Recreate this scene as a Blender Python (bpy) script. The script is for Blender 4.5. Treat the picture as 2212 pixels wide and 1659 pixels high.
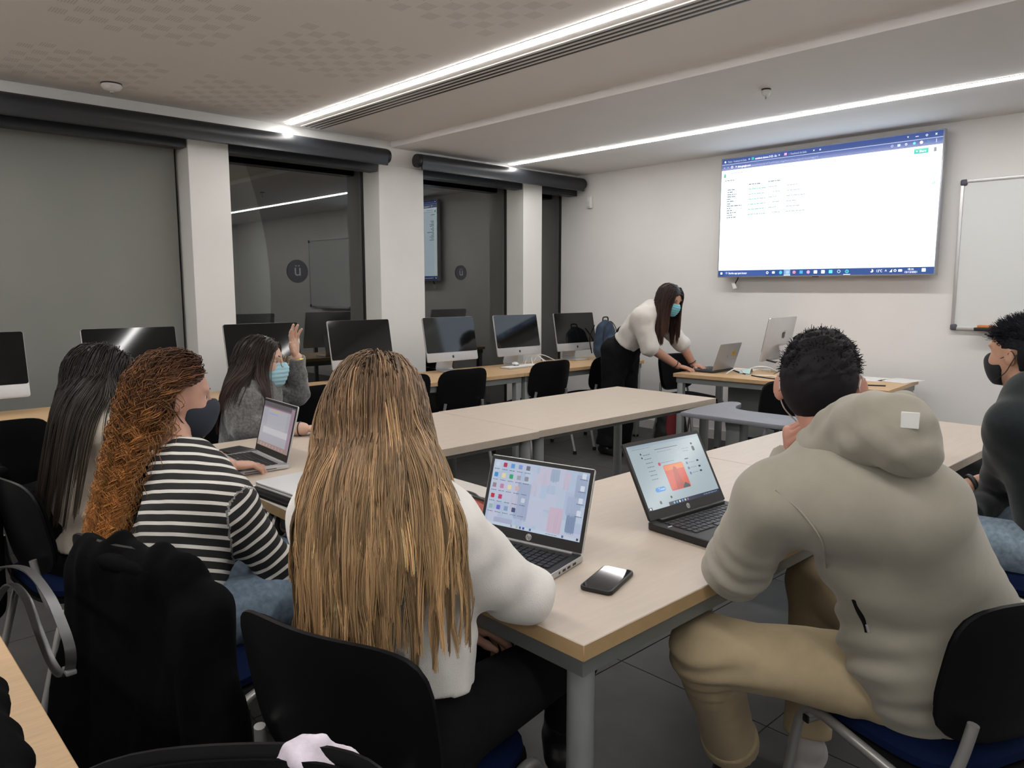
import bpy, bmesh, math, random
import numpy as np
from mathutils import Vector, Matrix, Euler

for o in list(bpy.data.objects): bpy.data.objects.remove(o, do_unlink=True)
scn = bpy.context.scene
COL = scn.collection
PI = math.pi
R = math.radians

# ------------------------------------------------------------------ camera
CAM_H, FPX, YAW, PITCH = 1.424, 1625.7, R(46.58), R(7.26)
cam_d = bpy.data.cameras.new('camera')
cam = bpy.data.objects.new('camera', cam_d); COL.objects.link(cam)
cam_d.sensor_fit = 'HORIZONTAL'; cam_d.sensor_width = 36.0; cam_d.lens = FPX / 2212 * 36
cam_d.clip_start = 0.02; cam_d.clip_end = 100
cam.location = (0, 0, CAM_H)
cam.rotation_euler = (PI / 2 - PITCH, 0, YAW - PI / 2)
scn.camera = cam
# ------------------------------------------------------------------ world (night outside)
wd = bpy.data.worlds.new('night'); scn.world = wd; wd.use_nodes = True
wd.node_tree.nodes['Background'].inputs[0].default_value = (0.10, 0.11, 0.13, 1)
wd.node_tree.nodes['Background'].inputs[1].default_value = 0.03
# ------------------------------------------------------------------ exposure and light levels
scn.view_settings.view_transform = 'Standard'; scn.view_settings.look = 'None'
scn.view_settings.gamma = 1.0; scn.view_settings.use_curve_mapping = False
scn.view_settings.exposure = 0.0
STRIP_W = 39.0       # ceiling strip emission
TV_W = 1.9           # wall screen emission

# ------------------------------------------------------------------ pixel helper: direction of a photo pixel, met with a plane
_F = np.array([math.cos(YAW) * math.cos(PITCH), math.sin(YAW) * math.cos(PITCH), -math.sin(PITCH)])
_R = np.cross(_F, [0, 0, 1.]); _R /= np.linalg.norm(_R)
_U = np.cross(_R, _F)
_C = np.array([0, 0, CAM_H])
def P(x, y, X=None, Y=None, Z=None):
    d = _F + _R * (x - 1106) / FPX - _U * (y - 829.5) / FPX
    t = X / d[0] if X is not None else (Y / d[1] if Y is not None else (Z - CAM_H) / d[2])
    return _C + d * t
def PD(x, y, d):
    q = _F + _R * (x - 1106) / FPX - _U * (y - 829.5) / FPX
    return _C + q / np.linalg.norm(q) * d
def V(*a): return np.array(a, float)
def az(deg): return V(math.cos(R(deg)), math.sin(R(deg)), 0)
def nrm(v): v = np.asarray(v, float); return v / (np.linalg.norm(v) + 1e-9)

# ------------------------------------------------------------------ materials
MATS = {}
def mat(name, col=(.5, .5, .5), rough=.5, metal=0, spec=.5, noise=0, nscale=20, bump=0, bscale=200, bdist=.002,
        sheen=0, coat=0, stretch=None, emit=None, estr=0, detail=4):
    if name in MATS: return MATS[name]
    m = bpy.data.materials.new(name); m.use_nodes = True
    nt = m.node_tree; b = nt.nodes['Principled BSDF']; L = nt.links
    b.inputs['Base Color'].default_value = (*col, 1); b.inputs['Roughness'].default_value = rough
    b.inputs['Metallic'].default_value = metal; b.inputs['Specular IOR Level'].default_value = spec
    if sheen: b.inputs['Sheen Weight'].default_value = sheen; b.inputs['Sheen Roughness'].default_value = .5
    if coat: b.inputs['Coat Weight'].default_value = coat; b.inputs['Coat Roughness'].default_value = .08
    if emit: b.inputs['Emission Color'].default_value = (*emit, 1); b.inputs['Emission Strength'].default_value = estr
    if noise or bump:
        tc = nt.nodes.new('ShaderNodeTexCoord'); mp = nt.nodes.new('ShaderNodeMapping')
        L.new(tc.outputs['Object'], mp.inputs['Vector'])
        if stretch: mp.inputs['Scale'].default_value = stretch
    if noise:
        n = nt.nodes.new('ShaderNodeTexNoise'); n.inputs['Scale'].default_value = nscale; n.inputs['Detail'].default_value = detail
        L.new(mp.outputs[0], n.inputs['Vector'])
        cr = nt.nodes.new('ShaderNodeValToRGB')
        e = cr.color_ramp.elements
        e[0].position = .3; e[1].position = .7
        e[0].color = (*[max(0, c * (1 - noise)) for c in col], 1); e[1].color = (*[min(1, c * (1 + noise)) for c in col], 1)
        L.new(n.outputs['Fac'], cr.inputs[0]); L.new(cr.outputs[0], b.inputs['Base Color'])
    if bump:
        n2 = nt.nodes.new('ShaderNodeTexNoise'); n2.inputs['Scale'].default_value = bscale; n2.inputs['Detail'].default_value = 3
        L.new(mp.outputs[0], n2.inputs['Vector'])
        bp = nt.nodes.new('ShaderNodeBump'); bp.inputs['Strength'].default_value = bump; bp.inputs['Distance'].default_value = bdist
        L.new(n2.outputs['Fac'], bp.inputs['Height']); L.new(bp.outputs[0], b.inputs['Normal'])
    MATS[name] = m
    return m
def emat(name, col, s):
    if name in MATS: return MATS[name]
    m = bpy.data.materials.new(name); m.use_nodes = True; nt = m.node_tree; nt.nodes.clear()
    o = nt.nodes.new('ShaderNodeOutputMaterial'); e = nt.nodes.new('ShaderNodeEmission')
    e.inputs[0].default_value = (*col, 1); e.inputs[1].default_value = s
    nt.links.new(e.outputs[0], o.inputs[0]); MATS[name] = m
    return m
def amat(name, rough=.5, spec=.4, emission=None, bump=0, bscale=300, sheen=0):
    """colour comes from the mesh attribute 'Col' (hair strands, screen print)"""
    if name in MATS: return MATS[name]
    m = bpy.data.materials.new(name); m.use_nodes = True; nt = m.node_tree; L = nt.links
    b = nt.nodes['Principled BSDF']; a = nt.nodes.new('ShaderNodeAttribute'); a.attribute_name = 'Col'
    if emission is None:
        L.new(a.outputs['Color'], b.inputs['Base Color']); b.inputs['Roughness'].default_value = rough
        b.inputs['Specular IOR Level'].default_value = spec
        if sheen: b.inputs['Sheen Weight'].default_value = sheen
    else:
        L.new(a.outputs['Color'], b.inputs['Emission Color']); b.inputs['Emission Strength'].default_value = emission
        b.inputs['Base Color'].default_value = (.01, .01, .01, 1); b.inputs['Roughness'].default_value = .15
    MATS[name] = m
    return m

# ------------------------------------------------------------------ object helpers
def link(name, me, parent=None, m=None, loc=None, rz=None):
    o = bpy.data.objects.new(name, me); COL.objects.link(o)
    if m is not None and me is not None:
        me.materials.clear()
        for x in (m if isinstance(m, (list, tuple)) else [m]): me.materials.append(x)
    if loc is not None: o.location = loc
    if rz is not None: o.rotation_euler = (0, 0, rz)
    if parent is not None: o.parent = parent
    return o
def tag(o, label, cat, group=None, kind=None):
    o['label'] = label; o['category'] = cat
    if group: o['group'] = group
    if kind: o['kind'] = kind
    return o
def struct(o, label=None, cat=None):
    o['kind'] = 'structure'
    if label: o['label'] = label
    if cat: o['category'] = cat
    return o
def thing(name, label, cat, loc=(0, 0, 0), rz=0, group=None):
    o = bpy.data.objects.new(name, None); COL.objects.link(o); o.empty_display_size = .1
    o.location = loc; o.rotation_euler = (0, 0, rz)
    return tag(o, label, cat, group)
def copy_tree(o, parent=None):
    c = o.copy(); COL.objects.link(c)
    if parent is not None: c.parent = parent
    for ch in o.children: copy_tree(ch, c)
    return c
def bm_mesh(bm, name='m', smooth=None):
    bmesh.ops.recalc_face_normals(bm, faces=bm.faces[:])
    me = bpy.data.meshes.new(name); bm.to_mesh(me); bm.free()
    if smooth is not None:
        for p in me.polygons: p.use_smooth = True
        if smooth < 180: me.set_sharp_from_angle(angle=R(smooth))
    return me
def box_into(bm, c, s, bevel=0, seg=1, rot=None):
    M = Matrix.Translation(Vector(c))
    if rot is not None: M = M @ rot.to_4x4()
    r = bmesh.ops.create_cube(bm, size=1, matrix=M @ Matrix.Diagonal((s[0], s[1], s[2], 1)))
    if bevel:
        vs = set(r['verts']); es = [e for e in bm.edges if e.verts[0] in vs and e.verts[1] in vs]
        bmesh.ops.bevel(bm, geom=es, offset=bevel, segments=seg, affect='EDGES', profile=.5)
def box_me(c, s, bevel=0, seg=2, rot=None, name='m'):
    bm = bmesh.new(); box_into(bm, c, s, bevel, seg, rot)
    return bm_mesh(bm, name, 40 if bevel else None)
def box(name, lo, hi, m, parent=None, bevel=0, seg=2):
    c = [(a + b) / 2 for a, b in zip(lo, hi)]; s = [b - a for a, b in zip(lo, hi)]
    return link(name, box_me(c, s, bevel, seg), parent, m)
def tube_me(path, r, n=8, closed=False, sy=1.0, taper=None, cap=True):
    """sweep a circle (or oval) along a list of points"""
    pts = [Vector(p) for p in path]; bm = bmesh.new(); rings = []
    N = len(pts); up = Vector((0, 0, 1)); prev = None
    for i, p in enumerate(pts):
        a = pts[i - 1] if (i > 0 or closed) else p; b = pts[(i + 1) % N] if (i < N - 1 or closed) else p
        t = (b - a).normalized()
        if prev is None:
            s = t.cross(up if abs(t.z) < .95 else Vector((1, 0, 0))).normalized()
        else:
            s = (prev - t * prev.dot(t)).normalized()
        prev = s; u = s.cross(t)
        rr = r * (taper[i] if taper else 1)
        rings.append([bm.verts.new(p + s * math.cos(2 * PI * k / n) * rr + u * math.sin(2 * PI * k / n) * rr * sy) for k in range(n)])
    for i in range(N if closed else N - 1):
        A, B = rings[i], rings[(i + 1) % N]
        for k in range(n): bm.faces.new((A[k], A[(k + 1) % n], B[(k + 1) % n], B[k]))
    if not closed and cap:
        bm.faces.new(rings[0][::-1]); bm.faces.new(rings[-1])
    return bm_mesh(bm, 'tube', 50)
def smooth_path(pts, r=.05, n=6):
    """round the corners of a polyline"""
    pts = [Vector(p) for p in pts]; out = [pts[0]]
    for i in range(1, len(pts) - 1):
        a, b, c = pts[i - 1], pts[i], pts[i + 1]
        d1 = (a - b); d2 = (c - b); q = min(r, d1.length * .48, d2.length * .48)
        p0 = b + d1.normalized() * q; p1 = b + d2.normalized() * q
        for k in range(n + 1):
            t = k / n; out.append(p0 * (1 - t) ** 2 + b * 2 * t * (1 - t) + p1 * t * t)
    out.append(pts[-1]); return out
def spline(pts, n=8):
    pts = [Vector(p) for p in pts]; out = []
    for i in range(len(pts) - 1):
        p0 = pts[max(0, i - 1)]; p1 = pts[i]; p2 = pts[i + 1]; p3 = pts[min(len(pts) - 1, i + 2)]
        for k in range(n):
            t = k / n
            out.append(.5 * ((2 * p1) + (p2 - p0) * t + (2 * p0 - 5 * p1 + 4 * p2 - p3) * t * t + (3 * p1 - p0 - 3 * p2 + p3) * t ** 3))
    out.append(pts[-1]); return out
def prism_me(outline, z0, z1, bevel=0, holes=None):
    bm = bmesh.new(); vs = [bm.verts.new((x, y, z0)) for x, y in outline]
    f = bm.faces.new(vs)
    r = bmesh.ops.extrude_face_region(bm, geom=[f])
    bmesh.ops.translate(bm, verts=[v for v in r['geom'] if isinstance(v, bmesh.types.BMVert)], vec=(0, 0, z1 - z0))
    if bevel:
        es = [e for e in bm.edges if abs(e.verts[0].co.z - e.verts[1].co.z) < 1e-6]
        bmesh.ops.bevel(bm, geom=es, offset=bevel, segments=2, affect='EDGES', profile=.5)
    return bm_mesh(bm, 'prism', 35)
def rrect(w, h, r, n=5, cx=0, cy=0):
    out = []
    for sx, sy, a0 in ((1, 1, 0), (-1, 1, 90), (-1, -1, 180), (1, -1, 270)):
        for k in range(n + 1):
            a = R(a0 + 90 * k / n); out.append((cx + sx * (w / 2 - r) + r * math.cos(a), cy + sy * (h / 2 - r) + r * math.sin(a)))
    return out
def lathe_me(prof, n=24):
    bm = bmesh.new(); rings = []
    for r, z in prof: rings.append([bm.verts.new((r * math.cos(2 * PI * k / n), r * math.sin(2 * PI * k / n), z)) for k in range(n)])
    for A, B in zip(rings, rings[1:]):
        for k in range(n): bm.faces.new((A[k], A[(k + 1) % n], B[(k + 1) % n], B[k]))
    bm.faces.new(rings[0][::-1]); bm.faces.new(rings[-1])
    return bm_mesh(bm, 'lathe', 40)
def frame_mat(o, xa, ya, za):
    M = Matrix.Identity(4)
    for i in range(3):
        M[i][0] = xa[i]; M[i][1] = ya[i]; M[i][2] = za[i]; M[i][3] = o[i]
    return M
def cable(name, pts, r, m, label, parent=None, group=None, n=6, cat='cable'):
    o = link(name, tube_me(spline(pts, 8), r, n), parent, m)
    if parent is None: tag(o, label, cat, group)
    return o

# ------------------------------------------------------------------ screen print: rectangles, discs and text joined into one flat mesh with colours
class Print:
    def __init__(s): s.v = []; s.f = []; s.c = []
    def poly(s, pts, col, z=0.0):
        i = len(s.v); s.v += [(x, y, z) for x, y in pts]; s.f.append(list(range(i, i + len(pts)))); s.c.append(col)
    def rect(s, x0, y0, x1, y1, col, z=.0002): s.poly([(x0, y0), (x1, y0), (x1, y1), (x0, y1)], col, z)
    def rr(s, x0, y0, x1, y1, r, col, z=.0003): s.poly(rrect(x1 - x0, y1 - y0, r, 4, (x0 + x1) / 2, (y0 + y1) / 2), col, z)
    def disc(s, x, y, r, col, z=.0003, n=16, sx=1): s.poly([(x + sx * r * math.cos(2 * PI * k / n), y + r * math.sin(2 * PI * k / n)) for k in range(n)], col, z)
    def ring(s, x, y, r, w, col, z=.0003, n=16, a0=0, a1=360):
        for k in range(n):
            a = R(a0 + (a1 - a0) * k / n); b = R(a0 + (a1 - a0) * (k + 1) / n)
            s.poly([(x + r * math.cos(a), y + r * math.sin(a)), (x + r * math.cos(b), y + r * math.sin(b)),
                    (x + (r - w) * math.cos(b), y + (r - w) * math.sin(b)), (x + (r - w) * math.cos(a), y + (r - w) * math.sin(a))], col, z)
    def line(s, x0, y0, x1, y1, w, col, z=.0004):
        d = Vector((x1 - x0, y1 - y0)).normalized(); q = Vector((-d.y, d.x)) * w / 2
        s.poly([(x0 + q.x, y0 + q.y), (x1 + q.x, y1 + q.y), (x1 - q.x, y1 - q.y), (x0 - q.x, y0 - q.y)], col, z)
    def text(s, t, x, y, h, col, z=.0004, w=None, shear=0, align='LEFT'):
        cu = bpy.data.curves.new('t', 'FONT'); cu.body = t; cu.size = h; cu.shear = shear; cu.align_x = align
        cu.resolution_u = 3
        ob = bpy.data.objects.new('t', cu); COL.objects.link(ob)
        me = bpy.data.meshes.new_from_object(ob)
        k = 1.0
        if w and len(me.vertices):
            xs = [v.co.x for v in me.vertices]; k = w / max(1e-6, max(xs) - min(xs))
        i = len(s.v); s.v += [(x + v.co.x * k, y + v.co.y, z) for v in me.vertices]
        for p in me.polygons: s.f.append([i + q for q in p.vertices]); s.c.append(col)
        bpy.data.objects.remove(ob); bpy.data.curves.remove(cu); bpy.data.meshes.remove(me)
    def fake(s, x, y, w, h, col, z=.0004, seed=0):
        """a row of unreadably small print: word-length dashes"""
        rnd = random.Random(seed); p = x
        while p < x + w:
            q = min(x + w, p + h * rnd.uniform(.8, 3)); s.rect(p, y, q, y + h * .55, col, z); p = q + h * .45
    def mesh(s, name='print'):
        me = bpy.data.meshes.new(name); me.from_pydata(s.v, [], s.f)
        a = me.attributes.new('Col', 'FLOAT_COLOR', 'CORNER'); buf = []
        for f, c in zip(s.f, s.c): buf += [c[0], c[1], c[2], 1] * len(f)
        a.data.foreach_set('color', buf); me.update()
        return me
APPLE = [(0, .36), (.10, .40), (.22, .42), (.34, .36), (.42, .26), (.34, .18), (.31, .06), (.34, -.06), (.44, -.16), (.38, -.32), (.27, -.46), (.17, -.50), (.07, -.46), (0, -.45),
         (-.07, -.46), (-.17, -.50), (-.28, -.44), (-.39, -.26), (-.44, -.04), (-.43, .16), (-.36, .32), (-.24, .41), (-.12, .40)]
LEAF = [(.0, .46), (.02, .56), (.09, .64), (.19, .68), (.18, .58), (.10, .49)]
def apple(pr, x, y, s, col, sx=1, z=.0004):
    pr.poly([(x + a * s * sx, y + b * s) for a, b in APPLE], col, z); pr.poly([(x + a * s * sx, y + b * s) for a, b in LEAF], col, z)
# ================================================================== the room
XW, YF, YG = 6.25, 5.56, 5.81          # screen wall, pillar faces, glass line
XB, YR = -2.6, -2.6                    # walls behind the camera
ZN, ZF, XS = 2.675, 2.625, 3.84        # near ceiling, lower far ceiling, step
m_wall = mat('wall_paint', (.79, .775, .765), .75, spec=.25, noise=.02, nscale=3, bump=.05, bscale=400)
m_ceilf = mat('ceiling_paint', (.86, .845, .84), .85, spec=.2, noise=.015, nscale=2)
m_pillar = mat('pillar_paint', (.82, .81, .79), .7, spec=.25, noise=.02, nscale=3, bump=.04, bscale=300)
m_tile = mat('floor_tile', (.058, .056, .054), .5, spec=.4, noise=.22, nscale=5, bump=.05, bscale=90, detail=8)
m_grout = mat('grout', (.035, .034, .033), .9)
m_dark = mat('dark_frame', (.012, .013, .014), .45)
m_black = mat('black_plastic', (.010, .010, .011), .42, bump=.05, bscale=600)
m_blind = mat('blind_fabric', (.018, .020, .024), .38, spec=.5, noise=.1, nscale=40)
m_steel = mat('grey_steel', (.33, .34, .34), .42, metal=.35, noise=.05, nscale=8)
m_chrome = mat('chair_steel', (.40, .40, .39), .33, metal=.6, noise=.04, nscale=10)
m_alu = mat('aluminium', (.62, .62, .63), .36, metal=.55, noise=.02, nscale=30)
m_white = mat('white_plastic', (.78, .78, .77), .4, noise=.01, nscale=20)

fl = struct(box('floor', (XB, YR, -.12), (XW, YG + .05, -.004), m_grout), 'dark grey tiled floor of the classroom', 'floor')
TX, TY, gx0, gy0 = 1.2, .6, 2.19, 1.70
tme = {}
ix0 = math.floor((XB - gx0) / TX); iy0 = math.floor((YR - gy0) / TY)
for i in range(ix0, math.ceil((XW - gx0) / TX)):
    for j in range(iy0, math.ceil((YG - gy0) / TY)):
        a0, a1 = max(XB, gx0 + i * TX), min(XW, gx0 + (i + 1) * TX); b0, b1 = max(YR, gy0 + j * TY), min(YG, gy0 + (j + 1) * TY)
        w, d = a1 - a0, b1 - b0
        if w < .03 or d < .03: continue
        key = (round(w, 3), round(d, 3))
        if key not in tme:
            tme[key] = box_me((0, 0, -.006), (w - .004, d - .004, .012), .0008, 1); tme[key].materials.append(m_tile)
        link('tile', tme[key], fl, None, ((a0 + a1) / 2, (b0 + b1) / 2, 0))

# perforated near ceiling: procedural checker of slotted patches
def ceil_mat():
    m = bpy.data.materials.new('perforated_ceiling'); m.use_nodes = True; nt = m.node_tree; L = nt.links
    b = nt.nodes['Principled BSDF']; b.inputs['Roughness'].default_value = .85; b.inputs['Specular IOR Level'].default_value = .2
    tc = nt.nodes.new('ShaderNodeTexCoord'); sp = nt.nodes.new('ShaderNodeSeparateXYZ'); L.new(tc.outputs['Object'], sp.inputs[0])
    def mth(op, a, bb=None):
        n = nt.nodes.new('ShaderNodeMath'); n.operation = op
        for i, v in enumerate((a, bb)):
            if v is None: continue
            if isinstance(v, (int, float)): n.inputs[i].default_value = v
            else: L.new(v, n.inputs[i])
        return n.outputs[0]
    x, y = sp.outputs[0], sp.outputs[1]
    c = .085
    u, v = mth('DIVIDE', x, c), mth('DIVIDE', y, c)
    iu, iv = mth('FLOOR', u), mth('FLOOR', v)
    fu, fv = mth('SUBTRACT', u, iu), mth('SUBTRACT', v, iv)
    par = mth('MODULO', mth('ABSOLUTE', mth('ADD', iu, iv)), 2.0)
    chk = mth('LESS_THAN', par, .5)
    inu = mth('LESS_THAN', mth('ABSOLUTE', mth('SUBTRACT', fu, .5)), .42); inv = mth('LESS_THAN', mth('ABSOLUTE', mth('SUBTRACT', fv, .5)), .46)
    # panels of 9 x 9 cells with 2 plain cells between
    pu = mth('LESS_THAN', mth('MODULO', mth('ADD', iu, 110.0), 11.0), 8.5); pv = mth('LESS_THAN', mth('MODULO', mth('ADD', iv, 114.0), 14.0), 8.5)
    lim = mth('LESS_THAN', x, 2.72)
    slot = mth('LESS_THAN', mth('FRACT', mth('MULTIPLY', fu, 7.0)), .45)
    k = chk
    for q in (inu, inv, pu, pv, lim): k = mth('MULTIPLY', k, q)
    k = mth('MULTIPLY', k, mth('ADD', mth('MULTIPLY', slot, .34), .05))
    mx = nt.nodes.new('ShaderNodeMix'); mx.data_type = 'RGBA'
    L.new(k, mx.inputs[0]); mx.inputs[6].default_value = (.88, .85, .83, 1); mx.inputs[7].default_value = (.42, .40, .39, 1)
    L.new(mx.outputs[2], b.inputs['Base Color'])
    return m
ce = struct(box('ceiling', (XB, YR, ZN), (XS, YG, ZN + .12), ceil_mat()), 'pale perforated plaster ceiling above the tables', 'ceiling')
c2 = struct(box('ceiling.001', (XS, YR, ZF), (XW, YG, ZN + .12), m_ceilf), 'lower plain white ceiling in front of the screen wall', 'ceiling')

struct(box('wall_front', (XW, YR, 0), (XW + .15, YG + .05, ZN), m_wall), 'pale wall carrying the screen and whiteboard', 'wall')
struct(box('wall_back', (XB - .15, YR, 0), (XB, YG, ZN), m_wall), 'pale wall behind the viewer', 'wall')
struct(box('wall_right', (XB, YR - .15, 0), (XW, YR, ZN), m_wall), 'pale wall opposite the windows', 'wall')
struct(box('baseboard_front', (XW - .015, YR, 0), (XW, YG - .2, .09), mat('baseboard', (.66, .65, .63), .5, noise=.02)), 'pale baseboard along the screen wall', 'baseboard')
# lintel above the windows and pillars between them
struct(box('wall_left', (XB, YF + .02, 2.47), (XW, YG, ZN), m_pillar), 'white wall strip above the windows', 'wall')
pil = [(-.35, .05), (2.105, 2.40), (3.70, 4.17), (5.42, 5.69)]
for k, (a, b) in enumerate(pil):
    o = struct(box('wall_pillar' if k == 0 else 'wall_pillar.%03d' % k, (a, YF, 0), (b, YG + .02, 2.47), m_pillar, bevel=.003, seg=1),
               ['white window pillar left of the picture', 'slim white pillar left of the raised hand', 'broad white pillar between the two dark windows', 'slim white pillar nearest the screen wall'][k], 'pillar')
# windows: dark glass, frames
def glass_mat():
    m = bpy.data.materials.new('window_glass'); m.use_nodes = True; nt = m.node_tree; nt.nodes.clear(); L = nt.links
    o = nt.nodes.new('ShaderNodeOutputMaterial'); mix = nt.nodes.new('ShaderNodeMixShader')
    t = nt.nodes.new('ShaderNodeBsdfTransparent'); t.inputs[0].default_value = (.55, .58, .58, 1)
    g = nt.nodes.new('ShaderNodeBsdfGlossy'); g.inputs['Roughness'].default_value = .0; g.inputs[0].default_value = (.95, .97, .95, 1)
    f = nt.nodes.new('ShaderNodeFresnel'); f.inputs[0].default_value = 2.3
    L.new(f.outputs[0], mix.inputs[0]); L.new(t.outputs[0], mix.inputs[1]); L.new(g.outputs[0], mix.inputs[2]); L.new(mix.outputs[0], o.inputs[0])
    return m
m_glass = glass_mat()
wins = [(.05, 2.105), (2.40, 3.70), (4.17, 5.42), (5.69, XW)]
wl = ['wide window behind the grey pulled-down screen', 'dark window behind the woman raising her hand', 'dark window with a faint reflection of the screen', 'narrow dark window beside the screen wall']
for k, (a, b) in enumerate(wins):
    w = bpy.data.objects.new('window_%d' % (k + 1), None); COL.objects.link(w); w.location = (a, YG, 0); struct(w, wl[k], 'window')
    link('pane', box_me(((b - a) / 2, .012, 1.235), (b - a - .02, .008, 2.45)), w, m_glass)
    fr = .014
    for nm, lo, hi in (('frame_left', (0, -.004, 0), (fr, .03, 2.47)), ('frame_right', (b - a - fr, -.004, 0), (b - a, .03, 2.47)), ('frame_bottom', (fr, -.004, .0), (b - a - fr, .03, .05))):
        box(nm, lo, hi, m_dark, w)
struct(box('wall_outer', (XB, YG, 0), (-.35, YG + .1, 2.47), m_pillar), 'white wall beyond the left pillar', 'wall')
# grey screen fabric pulled down behind the first pillar
scr = thing('window_screen', 'pale grey fabric screen pulled down over the leftmost window', 'blind', (1.08, YG - .05, 0))
link('fabric', box_me((0, 0, 1.22), (2.0, .004, 2.44)), scr, mat('grey_screen', (.23, .235, .22), .8, noise=.06, nscale=1.2, bump=.1, bscale=900))
link('bottom_bar', box_me((0, 0, .03), (2.0, .02, .03), .004), scr, m_steel)
# roller blinds: tube in front of the lintel, dark fabric head in the recess
def blind(x0, x1, label, recess):
    t = thing('roller_blind', label, 'blind', ((x0 + x1) / 2, 5.46, 2.52), 0, 'black roller blinds above the windows')
    L = x1 - x0
    prof = []
    bm = bmesh.new(); rings = []
    sec = [(.0, .062), (-.03, .058), (-.052, .038), (-.062, .008), (-.058, -.024), (-.05, -.046), (-.052, -.075), (-.036, -.078), (-.03, -.05), (0.01, -.05), (.05, -.03), (.062, .0), (.05, .04)]
    for x in (-L / 2 + .04, L / 2 - .04): rings.append([bm.verts.new((x, y, z)) for y, z in sec])
    n = len(sec)
    for k in range(n): bm.faces.new((rings[0][k], rings[0][(k + 1) % n], rings[1][(k + 1) % n], rings[1][k]))
    bm.faces.new(rings[0][::-1]); bm.faces.new(rings[1])
    link('rolled_fabric', bm_mesh(bm, 'roll', 60), t, m_blind)
    for s in (-1, 1):
        cap = link('end_bracket', lathe_me([(.058, 0), (.060, .012), (.055, .03)], 28), t, m_black)
        cap.rotation_euler = (0, PI / 2 * s, 0); cap.location = (s * (L / 2 - .036), 0, 0.002)
        link('metal_ring', lathe_me([(.050, 0), (.052, .003), (.050, .006)], 28), cap, m_alu).location = (0, 0, -.006)
    link('wall_plate', box_me((0, .08, .03), (L * .96, .035, .03)), t, m_steel)
    for a, b in recess:
        link('fabric_head', box_me(((a + b) / 2 - (x0 + x1) / 2, .17, -.045), (b - a - .004, .12, .13)), t, m_blind)
    return t
blind(-.3, 3.735, 'long black roller blind spanning the left windows', [(.05, 2.10), (2.405, 3.695)])
blind(4.01, 6.215, 'shorter black roller blind next to the screen wall', [(4.175, 5.415), (5.695, 6.24)])
# air slot diffuser and light strips
dif = thing('air_diffuser', 'four-slot linear air diffuser beside the ceiling light strip', 'vent', (3.06, 1.6, ZN))
link('frame', box_me((0, 0, -.003), (.19, 7.84, .006)), dif, mat('diffuser_white', (.84, .82, .80), .6, noise=.02))
for k in range(4):
    link('slot', box_me((-.065 + .0435 * k, 0, -.0065), (.016, 7.8, .003)), dif, m_dark)
m_strip = emat('strip_light', (1.0, .975, .94), STRIP_W)
def strip(x, z, y0, y1, label):
    t = thing('light_strip', label, 'ceiling light', (x, (y0 + y1) / 2, z), 0, 'linear ceiling lights')
    link('housing', box_me((0, 0, -.0018), (.066, y1 - y0 + .01, .003)), t, m_white)
    link('diffuser', prism_me(rrect(.056, y1 - y0, .027, 6), -.009, -.003), t, m_strip)
strip(2.855, ZN, -2.2, 5.51, 'bright linear ceiling light running beside the air slots')
strip(5.19, ZF, -2.2, 5.51, 'bright linear ceiling light nearest the screen wall')
strip(.45, ZN, -2.2, 5.51, 'linear ceiling light above the viewer')
strip(-1.7, ZN, -2.2, 5.51, 'linear ceiling light behind the viewer')
# ceiling detectors
def detector(x, y, z, r, label):
    t = thing('smoke_detector', label, 'detector', (x, y, z))
    link('base', lathe_me([(r, -.008), (r, 0)][::-1], 24), t, m_black)
    link('body', lathe_me([(r * .96, -.008), (r, -.02), (r * .8, -.036), (r * .35, -.045), (.004, -.046)], 24), t, m_white)
    link('lens', lathe_me([(r * .2, -.046), (r * .18, -.056), (.003, -.060)], 14), t, m_steel)
detector(1.53, 5.21, ZN, .06, 'round white smoke detector on the perforated ceiling')
detector(4.40, 2.40, ZF, .028, 'small ceiling sensor on the lower plain ceiling')
# wall alarm sensor
sn = thing('motion_sensor', 'small white motion sensor high on the wall by the blind', 'sensor', (XW - .02, 5.38, 2.33))
link('body', box_me((0, 0, 0), (.045, .065, .125), .014, 3), sn, m_white)
link('lens', box_me((-.022, 0, -.02), (.012, .045, .06), .005, 2), sn, mat('sensor_lens', (.7, .7, .69), .3))
# ------------------------------------------------------------------ outside the windows at night
gr = struct(box('ground_outside', (-6, YG + .2, -.3), (14, 20, -.05), mat('night_paving', (.03, .03, .028), .8, noise=.3, nscale=2)), 'dark paving outside the windows', 'ground')
struct(box('wall_outside', (-6, 15, -.3), (14, 15.3, 6), mat('night_facade', (.06, .058, .055), .9, noise=.25, nscale=.7)), 'dim facade across the yard', 'wall')
tr = thing('string_light_tree', 'tiny bare tree hung with warm lights outside the window', 'tree', (6.40, 7.4, 0))
link('stem', tube_me([(0, 0, 0), (.02, 0, .5), (0, .01, 1.05)], .012, 6), tr, m_dark)
rnd = random.Random(4); m_bulb = emat('warm_bulb', (1, .72, .30), 7.0)
bme = lathe_me([(.004, -.015), (.014, -.005), (.014, .005), (.004, .015)], 8); bme.materials.append(m_bulb)
for k in range(22):
    zz = rnd.uniform(.3, .98); rr = .13 * (1.15 - zz); a = rnd.uniform(0, 6.28)
    link('bulb', bme, tr, None, (rr * math.cos(a), rr * math.sin(a), zz))
lm = thing('street_lamp', 'dim orange lamp glowing outside the narrow window', 'lamp', (8.9, 8.55, 0))
link('pole', tube_me([(0, 0, 0), (0, 0, .98)], .02, 8), lm, m_dark)
link('shade', lathe_me([(.08, .98), (.14, .99), (.12, 1.05), (.04, 1.08)], 16), lm, emat('lamp_orange', (1, .35, .12), 1.2))

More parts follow.
